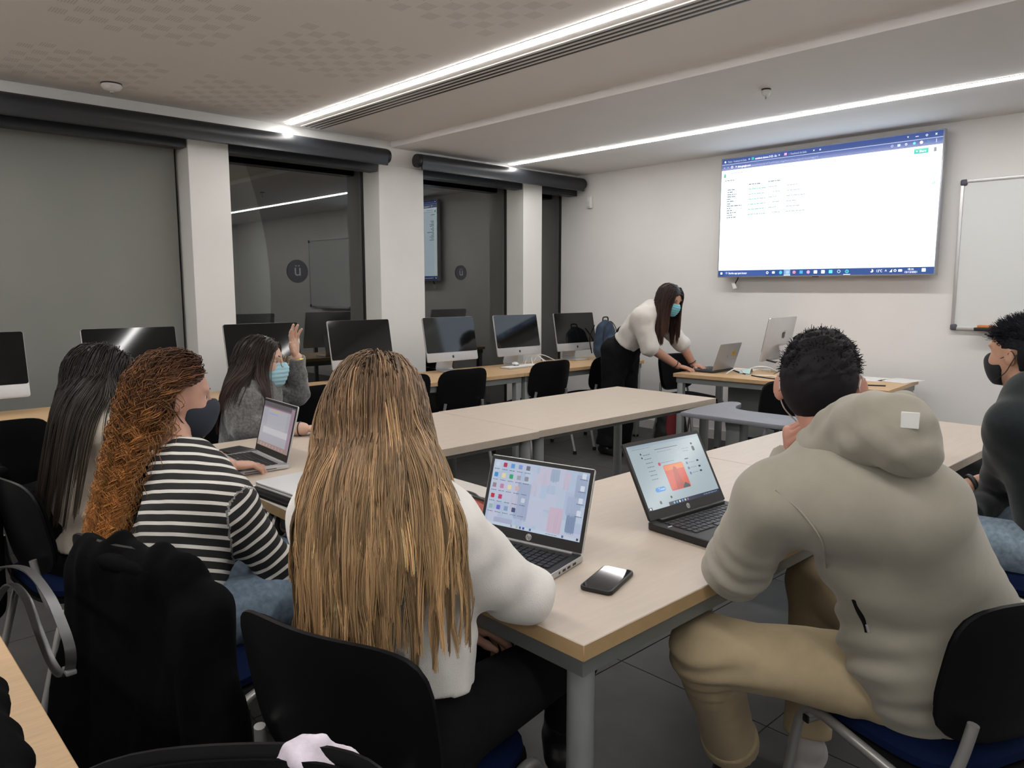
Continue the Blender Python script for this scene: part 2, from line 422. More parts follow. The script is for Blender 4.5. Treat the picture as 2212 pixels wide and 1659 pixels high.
# round stickers on the glass
for k, (px, py, r, lb) in enumerate(((643, 586, .095, 'round dark sticker with a pale letter on the window by the raised hand'), (996, 589, .072, 'round dark sticker with a pale letter on the window with the screen reflection'))):
    q = P(px, py, Y=YG + .004)
    st = thing('window_sticker', lb, 'sticker', q, 0, 'window stickers')
    S = Print(); S.disc(0, 0, r, (.018, .020, .026), 0, 28)
    me = S.mesh(); me.transform(frame_mat((0, 0, 0), (1, 0, 0), (0, 0, 1), (0, -1, 0))); link('disc', me, st, amat('sticker_print', rough=.5))
    S = Print(); S.text('u', 0, -r * .38, r * 1.5, (.16, .16, .18), .0008, align='CENTER'); S.rect(-r * .22, r * .42, -r * .08, r * .52, (.14, .14, .16), .0008); S.rect(r * .06, r * .42, r * .20, r * .52, (.14, .14, .16), .0008)
    me = S.mesh(); me.transform(frame_mat((0, 0, 0), (1, 0, 0), (0, 0, 1), (0, -1, 0))); link('letter', me, st, amat('sticker_print', rough=.5))
# ================================================================== tables and desks
m_lam = mat('laminate_top', (.55, .47, .395), .38, spec=.45, noise=.035, nscale=9, stretch=(1, 8, 1))
m_lamw = mat('laminate_pale', (.62, .59, .56), .36, spec=.45, noise=.02, nscale=9)
m_band = mat('edge_band', (.50, .345, .175), .45, noise=.06, nscale=30)
m_bandp = mat('edge_band_pale', (.48, .41, .34), .45, noise=.05, nscale=30)
m_oak = mat('oak_desk', (.56, .37, .20), .42, spec=.4, noise=.08, nscale=14, stretch=(1, 10, 1))
m_rail = mat('table_steel', (.20, .215, .21), .45, metal=.2, noise=.05, nscale=6)
m_leg = mat('table_leg', (.30, .32, .315), .42, metal=.2, noise=.05, nscale=6)
def table(name, label, x0, x1, y0, y1, top, band, group=None, th=.036, z=.74, rot=0, modesty=False, square=False, rail=(.045, .02)):
    cx, cy = (x0 + x1) / 2, (y0 + y1) / 2; w, d = x1 - x0, y1 - y0
    t = thing(name, label, 'table' if 'desk' not in name else 'desk', (cx, cy, 0), R(rot), group)
    me = box_me((0, 0, z - th / 2), (w, d, th), .002, 1)
    me.materials.append(top); me.materials.append(band)
    for p in me.polygons:
        if p.normal.z < .5: p.material_index = 1
    link('tabletop', me, t)
    r, q = rail
    for nm, lo, hi in (('rail', (-w / 2 + q, -d / 2 + q, z - th - r), (w / 2 - q, -d / 2 + q + .025, z - th)), ('rail', (-w / 2 + q, d / 2 - q - .025, z - th - r), (w / 2 - q, d / 2 - q, z - th)),
                       ('rail', (-w / 2 + q, -d / 2 + q + .025, z - th - r), (-w / 2 + q + .025, d / 2 - q - .025, z - th)), ('rail', (w / 2 - q - .025, -d / 2 + q + .025, z - th - r), (w / 2 - q, d / 2 - q - .025, z - th))):
        box(nm, lo, hi, m_rail, t)
    lg = lathe_me([(.027, 0), (.029, .004), (.0285, z - th - .002)], 20) if not square else box_me((0, 0, (z - th) / 2), (.05, .05, z - th - .002), .004)
    lg.materials.append(m_leg)
    ft = lathe_me([(.029, 0), (.031, .004), (.031, .016), (.029, .02)], 16); ft.materials.append(m_black)
    for sx in (-1, 1):
        for sy in (-1, 1):
            l = link('leg', lg, t, None, (sx * (w / 2 - .05), sy * (d / 2 - .05), 0)); link('foot_cap', ft, l)
    if modesty: box('modesty_panel', (-w / 2 + .3, -.012, .22), (w / 2 - .12, .012, z - th - .02), m_rail, t)
    return t
table('classroom_table', 'beige table with phone and laptops, corner nearest the viewer', 1.047, 2.648, .905, 1.704, m_lam, m_band, 'beige classroom tables')
table('classroom_table', 'beige table on the right beside the man in black', 2.652, 4.255, .905, 1.704, m_lam, m_bandp, 'beige classroom tables', rail=(.028, .05))
table('classroom_table', 'beige table in front of the woman in grey', .95, 2.548, 2.50, 3.285, m_lam, m_bandp, 'beige classroom tables', rail=(.028, .05))
table('classroom_table', 'empty beige table in front of the standing teacher', 2.552, 4.14, 2.512, 3.297, m_lam, m_bandp, 'beige classroom tables', rail=(.028, .05))
table('linking_table', 'short pale table linking the two table rows, white laptop on it', 1.05, 1.682, 1.708, 2.496, m_lamw, m_band)
table('side_table', 'tan table edge at the lower left corner of the picture', -.9, .238, .95, 2.1, m_oak, m_oak)
for k, (a, b) in enumerate(((-.35, 1.05), (1.054, 2.652), (2.656, 4.256), (4.26, 5.86))):
    table('window_desk', ['oak window desk at the far left edge', 'oak window desk behind the seated girls', 'oak window desk behind the blonde head', 'oak window desk with white keyboard by the screen wall'][k], a, b, 4.345, 4.985, m_oak, m_oak, 'oak desks along the windows', th=.03, square=True)
dv = V(.1525, -1.617, 0); dv /= np.linalg.norm(dv); dn = V(-dv[1], dv[0], 0)
dc = V(5.12, 3.509, 0) + dv * .81 + dn * .395
td = table('teacher_desk', 'oak teacher desk below the wall screen', dc[0] - .81, dc[0] + .81, dc[1] - .395, dc[1] + .395, m_oak, m_oak, th=.03, square=True, rot=math.degrees(math.atan2(dv[1], dv[0])), modesty=True)

# tablet-arm desk: grey kidney-shaped top
kd = thing('wing_desk', 'grey-blue wing-shaped single desk between the table rows', 'desk', (3.95, 2.1, 0))
kpts = [(-.32, .33), (-.12, .36), (.20, .36), (.26, .31), (.22, .255), (.10, .22), (.02, .16), (.00, .05), (.01, -.15), (.0, -.30), (-.08, -.38), (-.24, -.36), (-.30, -.27), (-.31, -.05)]
kout = [(v.x, v.y) for v in spline([(a, b, 0) for a, b in kpts + [kpts[0]]], 5)[:-1]]
link('tabletop', prism_me(kout, .695, .72, .003), kd, mat('wing_top', (.20, .205, .235), .5, noise=.03, nscale=20))
link('post', box_me((-.16, .06, .35), (.10, .09, .69), .01), kd, m_rail)
link('leg', tube_me([(-.05, -.12, .695), (-.03, -.14, .02)], .016, 10), kd, m_rail)
link('foot', box_me((-.16, .0, .02), (.10, .55, .035), .01), kd, m_rail)

# ================================================================== stacking chairs
m_shell = mat('chair_shell', (.005, .005, .006), .42, spec=.16, bump=.08, bscale=900)
m_fab_b = mat('blue_seat_fabric', (.0015, .007, .034), .9, spec=.12, noise=.2, nscale=160, bump=.3, bscale=900)
m_fab_k = mat('black_seat_fabric', (.005, .005, .006), .95, spec=.08, noise=.3, nscale=150, bump=.3, bscale=900)
def pad_me(w, h, t, curve, r, cols=14, rows=10, ce=4.2):
    """curved rounded panel: x = depth, y = width, z = height; superellipse outline"""
    bm = bmesh.new(); G = {}
    for side in (0, 1):
        for i in range(cols + 1):
            for j in range(rows + 1):
                u = -1 + 2 * i / cols; v = -1 + 2 * j / rows
                # square to superellipse
                L = (abs(u) ** ce * 1.0 + abs(v) ** ce) ** (1 / ce) if (u or v) else 1
                mx = max(abs(u), abs(v)); k = mx / L if L > 0 else 1
                y, z = u * k * w / 2, v * k * h / 2
                e = max(0, 1 - mx ** 6); th = t * (.35 + .65 * e)
                x = curve * (y / (w / 2)) ** 2 + (th / 2 if side else -th / 2)
                G[side, i, j] = bm.verts.new((x, y, z))
    for side in (0, 1):
        for i in range(cols):
            for j in range(rows): bm.faces.new((G[side, i, j], G[side, i + 1, j], G[side, i + 1, j + 1], G[side, i, j + 1]))
    edge = [(i, 0) for i in range(cols)] + [(cols, j) for j in range(rows)] + [(i, rows) for i in range(cols, 0, -1)] + [(0, j) for j in range(rows, 0, -1)]
    for k in range(len(edge)):
        a, b = edge[k], edge[(k + 1) % len(edge)]
        bm.faces.new((G[0, a[0], a[1]], G[0, b[0], b[1]], G[1, b[0], b[1]], G[1, a[0], a[1]]))
    return bm_mesh(bm, 'pad', 60)
def rot_me(me, M): me.transform(M); return me
def make_chair(label, fabric):
    t = thing('stacking_chair', label, 'chair')
    s = link('seat', rot_me(pad_me(.44, .43, .05, -.012, 0), Matrix.Translation((0, 0, .455)) @ Matrix.Rotation(-PI / 2 + R(3), 4, 'Y')), t, fabric)
    link('seat_shell', rot_me(pad_me(.455, .445, .03, -.012, 0), Matrix.Translation((0, 0, .43)) @ Matrix.Rotation(-PI / 2 + R(3), 4, 'Y')), t, m_shell)
    Mb = Matrix.Translation((-.235, 0, .665)) @ Matrix.Rotation(R(-11), 4, 'Y')
    link('backrest', rot_me(pad_me(.46, .33, .022, .045, 0), Mb), t, m_shell)
    link('back_cushion', rot_me(pad_me(.43, .30, .022, .045, 0), Mb @ Matrix.Translation((.014, 0, 0))), t, m_fab_k)
    for sy in (-1, 1):
        pth = smooth_path([(.235, sy * .245, .012), (.165, sy * .235, .435), (-.165, sy * .235, .405), (-.265, sy * .245, .012)], .075, 7)
        f = link('side_frame', tube_me(pth, .0125, 10, sy=1.0), t, m_chrome)
        for x in (.235, -.265):
            link('rubber_foot', lathe_me([(.016, 0), (.017, .004), (.016, .03)], 10), f, m_black, (x, sy * .245, 0))
        bp = smooth_path([(.0, sy * .205, .40), (-.185, sy * .205, .385), (-.212, sy * .185, .50), (-.222, sy * .175, .575)], .06, 6)
        link('back_support', tube_me(bp, .0115, 10), t, m_chrome)
    for x, z in ((.13, .408), (-.12, .392)):
        link('crossbar', tube_me([(x, -.255, z), (x, .255, z)], .011, 10), t, m_chrome)
        for sy in (-1, 1): link('end_cap', box_me((x, sy * .257, z), (.018, .006, .018), .002), t, m_black)
    return t
chair_b = make_chair('stacking chair with blue seat under the blonde woman', m_fab_b)
chair_k = make_chair('black stacking chair pushed to the window desk, right of the broad pillar', m_fab_k)
def put(proto, x, y, deg, label=None, group=None):
    c = proto if not proto.get('used') else copy_tree(proto)
    proto['used'] = 1
    c.location = (x, y, 0); c.rotation_euler = (0, 0, R(deg))
    if label: c['label'] = label
    c['group'] = group or 'black stacking chairs'
    return c
gw = 'chairs pushed to the window desks'
put(chair_b, .85, 1.235, 17)
put(chair_b, 1.85, .52, 68, 'black-backed chair with blue seat under the man in the hoodie')
put(chair_b, .74, 1.98, 20, 'chair with dark coat under the curly-haired woman')
put(chair_b, .68, 2.88, 4, 'chair with dark jacket under the long dark-haired woman')
put(chair_b, 1.60, 3.62, -50, 'chair under the woman in the grey jumper')
put(chair_b, 3.02, .52, 80, 'chair under the man in the black jumper at the right edge')
put(chair_k, 3.60, 4.54, 88, 'black chair at the window desk in front of the second screen from the pillar', gw)
put(chair_k, 4.54, 4.53, 88, 'black chair at the window desk with the white keyboard', gw)
put(chair_k, 5.27, 4.53, 92, 'black chair at the window desk half hidden behind the teacher', gw)
put(chair_k, 3.05, 4.52, 84, 'black chair at the window desk almost hidden behind the blonde head', gw)
put(chair_k, 2.26, 4.45, 88, 'black chair at the window desk beside the raised arm', gw)
put(chair_k, .62, 4.30, 86, 'black chair at the window desk at the left edge', gw)
put(chair_k, 4.36, 2.20, 182, 'black chair behind the grey wing-shaped desk')
put(chair_k, 5.78, 3.75, 264, 'black chair behind the teacher')
put(chair_k, .20, .72, 230, 'black chair back at the bottom edge, nearest the viewer')
# ================================================================== wall screen
m_scr = amat('screen_print_tv', emission=TV_W)
W, H = 1.80, 1.03
tv = thing('wall_screen', 'large wall-mounted screen showing a white spreadsheet window', 'television', (6.13, 2.84, 1.53))
Mt = frame_mat((0, W / 2, 0), (0, -1, 0), (0, 0, 1), (-1, 0, 0))
link('casing', rot_me(box_me((W / 2, H / 2, -.025), (W + .02, H + .02, .05), .004), Mt), tv, mat('tv_bezel', (.42, .43, .47), .35, metal=.5))
link('wall_bracket', rot_me(box_me((W / 2, H / 2, -.082), (.6, .4, .064)), Mt), tv, m_black)
pr = Print(); white = (1, 1, 1); navy = (.035, .075, .28); blue2 = (.05, .10, .36); ltx = (.62, .72, .9)
pr.rect(0, 0, W, H, (.97, 1.0, 1.0), 0)
pr.rect(0, .955 * H, W, H, navy); pr.rect(0, .905 * H, W, .955 * H, blue2); pr.rect(0, 0, W, .05 * H, (.03, .085, .30))
pr.rect(0, .05 * H, .035 * W, .905 * H, (.82, .97, .97)); pr.line(0, .954 * H, W, .954 * H, .004, ltx)
pr.rect(.155 * W, .957 * H, .305 * W, H, blue2, .0003)
pr.disc(.018 * W, .977 * H, .008, white, .0005); pr.text('Mòduls - Visualització de Dades', .032 * W, .968 * H, .024, ltx, w=.10 * W)
pr.rect(.16 * W, .968 * H, .172 * W, .988 * H, (.05, .6, .45), .0005); pr.text('assistència alumnes 21/22 - Go', .178 * W, .968 * H, .024, white, w=.11 * W)
pr.rect(.325 * W, .968 * H, .338 * W, .988 * H, (.9, .45, .8), .0005); pr.text('1. Visualització de dades', .346 * W, .968 * H, .024, ltx, w=.085 * W)
for u in (.142, .296, .462): pr.text('×', u * W, .968 * H, .028, white)
pr.text('+', .49 * W, .966 * H, .034, white)
pr.text('˅', .862 * W, .968 * H, .03, white); pr.rect(.895 * W, .976 * H, .907 * W, .979 * H, white, .0005); pr.ring(.938 * W, .978 * H, .009, .003, white, n=4); pr.text('×', .968 * W, .966 * H, .034, white)
pr.text('<', .01 * W, .92 * H, .026, ltx); pr.text('>', .03 * W, .92 * H, .026, ltx); pr.ring(.056 * W, .929 * H, .010, .003, white)
pr.disc(.078 * W, .929 * H, .005, white); pr.text('docs.google.com', .087 * W, .92 * H, .024, white, w=.068 * W); pr.text('/spreadsheets/d/1xY7LzaMhfQkCoDgnMwSrtWbnpu6gno5vVm/edit#gid=0', .158 * W, .92 * H, .02, (.3, .38, .65), w=.33 * W)
pr.ring(.805 * W, .932 * H, .009, .003, ltx); pr.rr(.826 * W, .922 * H, .838 * W, .94 * H, .003, ltx); pr.ring(.86 * W, .932 * H, .009, .003, white, n=5)
pr.disc(.892 * W, .932 * H, .010, (.1, .75, .85)); pr.disc(.919 * W, .932 * H, .011, white); pr.rect(.942 * W, .924 * H, .946 * W, .942 * H, (.1, .8, .85)); pr.rect(.974 * W, .92 * H, .977 * W, .945 * H, white)
pr.rr(.893 * W, .855 * H, .948 * W, .89 * H, .004, (.02, .58, .45)); pr.disc(.904 * W, .872 * H, .005, white, .0006); pr.text('Share', .913 * W, .864 * H, .022, white, .0006, w=.026 * W)
pr.rr(.968 * W, .858 * H, .978 * W, .888 * H, .003, (.25, .25, .3))
pr.rr(.013 * W, .845 * H, .024 * W, .875 * H, .003, (.05, .5, .38))
pg = (.42, .50, .52); dk = (.12, .15, .16)
pr.fake(.04 * W, .875 * H, .075 * W, .012, pg, seed=1); pr.fake(.04 * W, .85 * H, .25 * W, .01, (.85, .9, .9), seed=2); pr.fake(.02 * W, .815 * H, .05 * W, .012, dk, seed=3)
pr.fake(.15 * W, .765 * H, .06 * W, .013, dk, seed=9); pr.fake(.25 * W, .772 * H, .065 * W, .012, dk, seed=8)
for k in range(13):
    y = (.735 - .0195 * k) * H
    pr.fake(.035 * W, y, [.04, .03, .05, .045, .02, .04, .02, .08, .025, .03, .05, .03, .05][k] * W, .013, dk, seed=20 + k)
for k in range(6):
    y = (.725 - .042 * k) * H
    pr.fake(.15 * W, y, .09 * W, .014, (.30, .62, .50), seed=40 + k); pr.fake((.255 + .02 * (k % 2)) * W, y + .004, .04 * W, .012, pg, seed=50 + k); pr.fake(.345 * W, y + .002, (.05 + .02 * (k % 3)) * W, .012, (.45, .52, .53), seed=60 + k)
for v, c in ((.82, (.75, .9, .85)), (.70, (.5, .75, .7)), (.64, (.2, .65, .5))): pr.ring(.976 * W, v * H, .010, .004, c)
pr.ring(.935 * W, .075 * H, .012, .003, (.55, .6, .6), n=4)
# taskbar
for dx in (0, .0055):
    for dy in (0, .0095): pr.rect(.012 * W + dx * W, .016 * H + dy * H, .012 * W + (dx + .0045) * W, .016 * H + (dy + .0085) * H, white, .0006)
pr.rect(.03 * W, .001, .255 * W, .049 * H, (.05, .11, .36), .0003)
pr.ring(.046 * W, .028 * H, .008, .0025, white); pr.text('Escribe aquí para buscar', .057 * W, .018 * H, .025, white, w=.10 * W)
pr.ring(.265 * W, .026 * H, .011, .004, white); pr.rr(.29 * W, .018 * H, .303 * W, .036 * H, .002, white)
icons = [(.333, (.1, .65, .85)), (.367, (.5, .75, .9)), (.40, (.55, .12, .25)), (.434, (.1, .5, .9)), (.468, (.85, .45, .75)), (.502, (.95, .92, .75)), (.537, (1, 1, 1)), (.572, (.1, .65, .95)), (.609, (.6, .85, .85)), (.645, (.05, .75, .8))]
pr.rect(.349 * W, .002, .381 * W, .05 * H, (.25, .45, .7), .0003); pr.rect(.349 * W, .001, .381 * W, .005, white, .0006); pr.rect(.63 * W, .001, .66 * W, .005, white, .0006)
for k, (u, c) in enumerate(icons):
    if k in (0, 4, 9): pr.disc(u * W, .026 * H, .0145, c)
    elif k == 8: pr.ring(u * W, .027 * H, .0135, .005, c)
    else: pr.rr((u - .008) * W, .014 * H, (u + .008) * W, .039 * H, .003, c)
pr.ring(.40 * W, .0265 * H, .012, .003, (.95, .7, .75), .0007, 4); pr.disc(.645 * W, .026 * H, .008, (.1, .2, .5), .0007)
pr.disc(.752 * W, .027 * H, .012, (1, .9, .6)); pr.disc(.747 * W, .031 * H, .010, (.03, .085, .30), .0006); pr.text('13°C', .77 * W, .017 * H, .027, white, w=.023 * W)
pr.text('^', .806 * W, .012 * H, .034, white); pr.poly([(.825 * W, .016 * H), (.836 * W, .016 * H), (.836 * W, .038 * H)], white, .0005); pr.ring(.848 * W, .027 * H, .010, .004, white); pr.rr(.861 * W, .018 * H, .876 * W, .035 * H, .003, white)
pr.text('18:16', .897 * W, .029 * H, .02, white, w=.022 * W); pr.text('15/12/2021', .885 * W, .008 * H, .02, white, w=.048 * W); pr.rr(.953 * W, .016 * H, .968 * W, .040 * H, .003, white)
pr.c = [c if max(c) > .94 else tuple(x * .56 for x in c) for c in pr.c]
pr.c[0] = (.74, .87, 1.0)
link('screen_picture', rot_me(pr.mesh(), Mt @ Matrix.Translation((0, 0, .0012))), tv, m_scr)
link('logo_bar', rot_me(box_me((W * .5, -.012, -.01), (.05, .006, .02)), Mt), tv, m_black)
ct = thing('cable_tag', 'white plug and short cable dangling below the wall screen', 'cable', (6.19, 3.58, 1.5))
link('cable', tube_me(spline([(-.0, 0, .10), (0, -.005, .02), (0, .02, -.03), (0, .015, -.06)]), .006, 6), ct, m_black)
link('plug', box_me((0, .03, -.055), (.02, .035, .06), .006, 2, Matrix.Rotation(R(-20), 3, 'X')), ct, m_white)
# ------------------------------------------------------------------ whiteboard
wb = thing('whiteboard', 'white marker board with grey frame at the right', 'whiteboard', (XW - .016, 1.0, 1.66))
link('panel', box_me((.004, 0, 0), (.016, 1.62, 1.04)), wb, mat('board_white', (.72, .74, .74), .18, spec=.5))
for nm, c, s in (('frame_top', (-.002, 0, .53), (.022, 1.62, .022)), ('frame_bottom', (-.002, 0, -.53), (.022, 1.62, .022)), ('frame_left', (-.002, .82, 0), (.022, .022, 1.06)), ('frame_right', (-.002, -.82, 0), (.022, .022, 1.06))): link(nm, box_me(c, s, .003), wb, m_alu)
for sy in (-1, 1):
    for sz in (-1, 1): link('corner_cap', box_me((-.004, sy * .812, sz * .522), (.030, .046, .046), .012, 3), wb, mat('corner_grey', (.09, .09, .12), .5))
link('tray', box_me((-.05, 0, -.548), (.09, .95, .012), .003), wb, m_alu)
er = thing('board_eraser', 'black board eraser with orange top on the whiteboard tray', 'eraser', (XW - .07, 1.585, 1.118))
link('felt', box_me((0, 0, .012), (.05, .15, .024), .003), er, m_black); link('grip', box_me((0, .0, .033), (.045, .11, .018), .004), er, mat('eraser_orange', (.62, .22, .07), .6, noise=.1))
# ================================================================== all-in-one computers
m_glassk = mat('screen_glass', (.004, .0045, .005), .06, spec=.5)
m_logo = mat('logo_black', (.01, .01, .01), .4)
def make_imac(label):
    t = thing('desktop_computer', label, 'computer')      # front faces -y
    Mi = Matrix.Translation((0, 0, .27)) @ Matrix.Rotation(R(-11), 4, 'X')
    w, h = .528, .362
    def pl(outline, y0, y1, bev=0): return rot_me(prism_me(outline, y0, y1, bev), Mi @ Matrix.Rotation(PI / 2, 4, 'X'))
    link('body', pl(rrect(w, h, .014), -.012, 0.002, .001), t, m_alu)
    # swelling back
    bm = bmesh.new(); n = 10; G = {}
    for i in range(n + 1):
        for j in range(n + 1):
            u, v = -1 + 2 * i / n, -1 + 2 * j / n; k = (1 - u * u) * (1 - v * v)
            G[i, j] = bm.verts.new((u * w / 2 * .985, .010 + .030 * k ** .8, v * h / 2 * .98))
    for i in range(n):
        for j in range(n): bm.faces.new((G[i, j], G[i + 1, j], G[i + 1, j + 1], G[i, j + 1]))
    link('back_cover', rot_me(bm_mesh(bm, 'bk', 60), Mi), t, m_alu)
    link('screen_glass', pl(rrect(w - .004, h - .074, .012, 5, 0, .036), .002, .0045), t, m_glassk)
    pr = Print(); apple(pr, 0, -h / 2 + .036, .024, (.01, .01, .01)); apple(pr, 0, .04, .06, (.1, .1, .1), -1)
    me = bpy.data.meshes.new('l'); me.from_pydata([(x, z if True else 0, 0) for x, z, _ in pr.v], [], pr.f)
    nf = len(APPLE) + len(LEAF)
    front = bpy.data.meshes.new('lf'); front.from_pydata([(x, -.0026, z) for x, z, _ in pr.v[:nf]], [], pr.f[:2]); front.transform(Mi)
    back = bpy.data.meshes.new('lb'); back.from_pydata([(x, .0412, z) for x, z, _ in pr.v[nf:]], [], [[i - nf for i in f] for f in pr.f[2:]]); back.transform(Mi)
    link('front_logo', front, t, m_logo); link('back_logo', back, t, mat('logo_grey', (.05, .05, .052), .3))
    # bent plate stand
    pth = smooth_path([(0, -.10, .005), (0, .105, .005), (0, .045, .215)], .045, 6)
    bm = bmesh.new(); prev = None
    for i, p in enumerate(pth):
        a = pth[max(0, i - 1)]; b = pth[min(len(pth) - 1, i + 1)]; d = (b - a).normalized(); q = Vector((0, -d.z, d.y)) * .004
        ring = [bm.verts.new((sx * .085, p.y + s * q.y, p.z + s * q.z)) for sx, s in ((-1, -1), (1, -1), (1, 1), (-1, 1))]
        if prev:
            for k in range(4): bm.faces.new((prev[k], prev[(k + 1) % 4], ring[(k + 1) % 4], ring[k]))
        else: bm.faces.new(ring)
        prev = ring
    bm.faces.new(prev[::-1])
    link('stand', bm_mesh(bm, 'stand', 40), t, m_alu)
    return t
imac = make_imac('all-in-one computer at the far left edge of the window desks')
spots = [(.63, None, 0), (1.44, 'all-in-one computer behind the long dark-haired woman', 0), (2.27, 'all-in-one computer behind the woman raising her hand', 0), (3.03, 'all-in-one computer left of the broad pillar, above the blonde head', 0),
         (3.88, 'all-in-one computer at the right edge of the broad pillar, bluish screen', 0), (4.64, 'all-in-one computer behind the white keyboard', 0), (5.41, 'all-in-one computer nearest the screen wall', -3)]
for k, (x, lb, a) in enumerate(spots):
    c = imac if k == 0 else copy_tree(imac)
    c.location = (x, 4.83, .7405); c.rotation_euler = (0, 0, R(a)); c['group'] = 'computers on the window desks'
    if lb: c['label'] = lb
c = copy_tree(imac); c.location = (5.90, 3.02, .7405); c.rotation_euler = (0, 0, R(184)); c['label'] = 'silver all-in-one computer seen from behind on the teacher desk'; c['group'] = 'computers'
# keyboard and mouse on the window desk
kb = thing('keyboard', 'white slim keyboard on the window desk', 'keyboard', (4.56, 4.70, .7405), R(4))
link('plate', box_me((0, 0, .005), (.43, .12, .009), .003), kb, m_alu)
km = box_me((0, 0, .0115), (.017, .0165, .004), .001, 1); km.materials.append(m_white)
for i in range(20):
    for j in range(5): link('key', km, kb, None, (-.195 + .0205 * i, -.043 + .0215 * j, 0))
ms = thing('mouse', 'white computer mouse lying on the keyboard', 'mouse', (4.53, 4.745, .755), R(60))
bm = bmesh.new(); bmesh.ops.create_uvsphere(bm, u_segments=16, v_segments=10, radius=1, matrix=Matrix.Translation((0, 0, .012)) @ Matrix.Diagonal((.055, .03, .016, 1)))
link('shell', bm_mesh(bm, 'ms', 180), ms, m_white); link('base', box_me((0, 0, .003), (.085, .045, .006), .002), ms, m_black)
for k, pts in enumerate(([(4.78, 4.78, .746), (4.82, 4.83, .80), (4.88, 4.80, .81), (4.90, 4.74, .746)], [(4.70, 4.80, .746), (4.80, 4.86, .79), (4.92, 4.86, .80), (4.99, 4.80, .746)], [(4.95, 4.93, .746), (5.02, 4.95, .80), (5.12, 4.96, .79), (5.18, 4.88, .746)])):
    cable('white_cable', pts, .0045, m_white, ['short white cable loop right of the white keyboard', 'wide white cable loop behind the white keyboard', 'white cable arching towards the computer nearest the screen wall'][k], group='white cables on the window desk')
# ================================================================== laptops
m_keyk = mat('key_black', (.008, .008, .009), .45)
m_deckk = mat('deck_dark', (.02, .02, .021), .5)
KEYS = {}
def keyme(w, d, m):
    k = (round(w, 4), round(d, 4), m.name)
    if k not in KEYS:
        KEYS[k] = box_me((0, 0, .0012), (w, d, .0024), .0006, 1); KEYS[k].materials.append(m)
    return KEYS[k]
def laptop(label, loc, deg, w, d, lid_ang, body, deck, lidm, bez, pic, emit, rows=5, cols=14, th=.017, lid_h=None, key=None, kz=0):
    """user sits at -x of the local frame, screen at +x; local y = user's left"""
    t = thing('laptop', label, 'laptop', loc, R(deg), 'laptops')
    me = prism_me(rrect(d, w, .012), 0.0015, th, .002); link('base', me, t, body)
    dk = link('deck', prism_me(rrect(d - .006, w - .006, .010), th, th + .0006), t, deck)
    kbd = link('keyboard', box_me((d * .12, 0, th + .0008), (d * .46, w * .86, .0006)), t, deck)
    p = w * .85 / cols; q = d * .45 / (rows + .6)
    for r in range(rows):
        for c in range(cols):
            if r == 0 and 4 <= c <= 8:
                if c == 6: link('key', keyme(q * .82, p * 4.8, key), kbd, None, (d * .12 - d * .225 + q * .5, 0, th + .001))
                continue
            link('key', keyme(q * .82, p * .84, key), kbd, None, (d * .12 - d * .225 + q * (r + .5), w * .425 - p * (c + .5), th + .001))
    for c in range(cols): link('key', keyme(q * .45, p * .84, key), kbd, None, (d * .12 - d * .225 + q * (rows + .28), w * .425 - p * (c + .5), th + .001))
    link('touchpad', box_me((-d * .32, 0, th + .0009), (d * .24, w * .30, .0006)), t, mat('pad_dark', (.03, .03, .031), .35) if deck is m_deckk else m_alu)
    lh = lid_h or d * .97
    hz = th + .004; hx = d / 2 - .012
    lid = bpy.data.objects.new('lid', rot_me(prism_me(rrect(lh, w, .008), -.006, 0, .001), Matrix.Translation((lh / 2, 0, 0)))); COL.objects.link(lid); lid.parent = t
    lid.data.materials.append(lidm)
    # local lid: x up along the lid, z towards the user
    ux, uz = math.cos(R(lid_ang)), math.sin(R(lid_ang))     # lid direction, 90 = upright
    lid.matrix_local = frame_mat((hx, 0, hz), (ux, 0, uz), (0, 1, 0), (-uz, 0, ux))
    link('bezel', box_me((lh / 2, 0, .0006), (lh - .004, w - .004, .0012)), lid, bez)
    bw = .012; bb = .028 if lh > .2 else .02
    S = Print(); sw, sh = w - 2 * bw, lh - bw - bb; pic(S, sw, sh)
    pm = S.mesh(); pm.transform(frame_mat((bb, w / 2 - bw, .0014), (0, -1, 0), (1, 0, 0), (0, 0, 1)))
    link('display', pm, lid, amat('screen_print_%g' % emit, emission=emit))
    link('hinge', tube_me([(hx + .002, -w * .40, th), (hx + .002, w * .40, th)], .006, 8), t, body)
    return t, lid, (sw, sh, bb, lh)
def hp_logo(lid, bb, s=.009, col=(.5, .5, .5)):
    S = Print(); S.disc(0, 0, s, col); S.text('hp', 0, -s * .55, s * 1.7, (.02, .02, .02), .0006, shear=.25, align='CENTER')
    me = S.mesh(); me.transform(frame_mat((bb * .5, 0, .0016), (0, -1, 0), (1, 0, 0), (0, 0, 1)))
    link('maker_logo', me, lid, amat('logo_print', rough=.3))
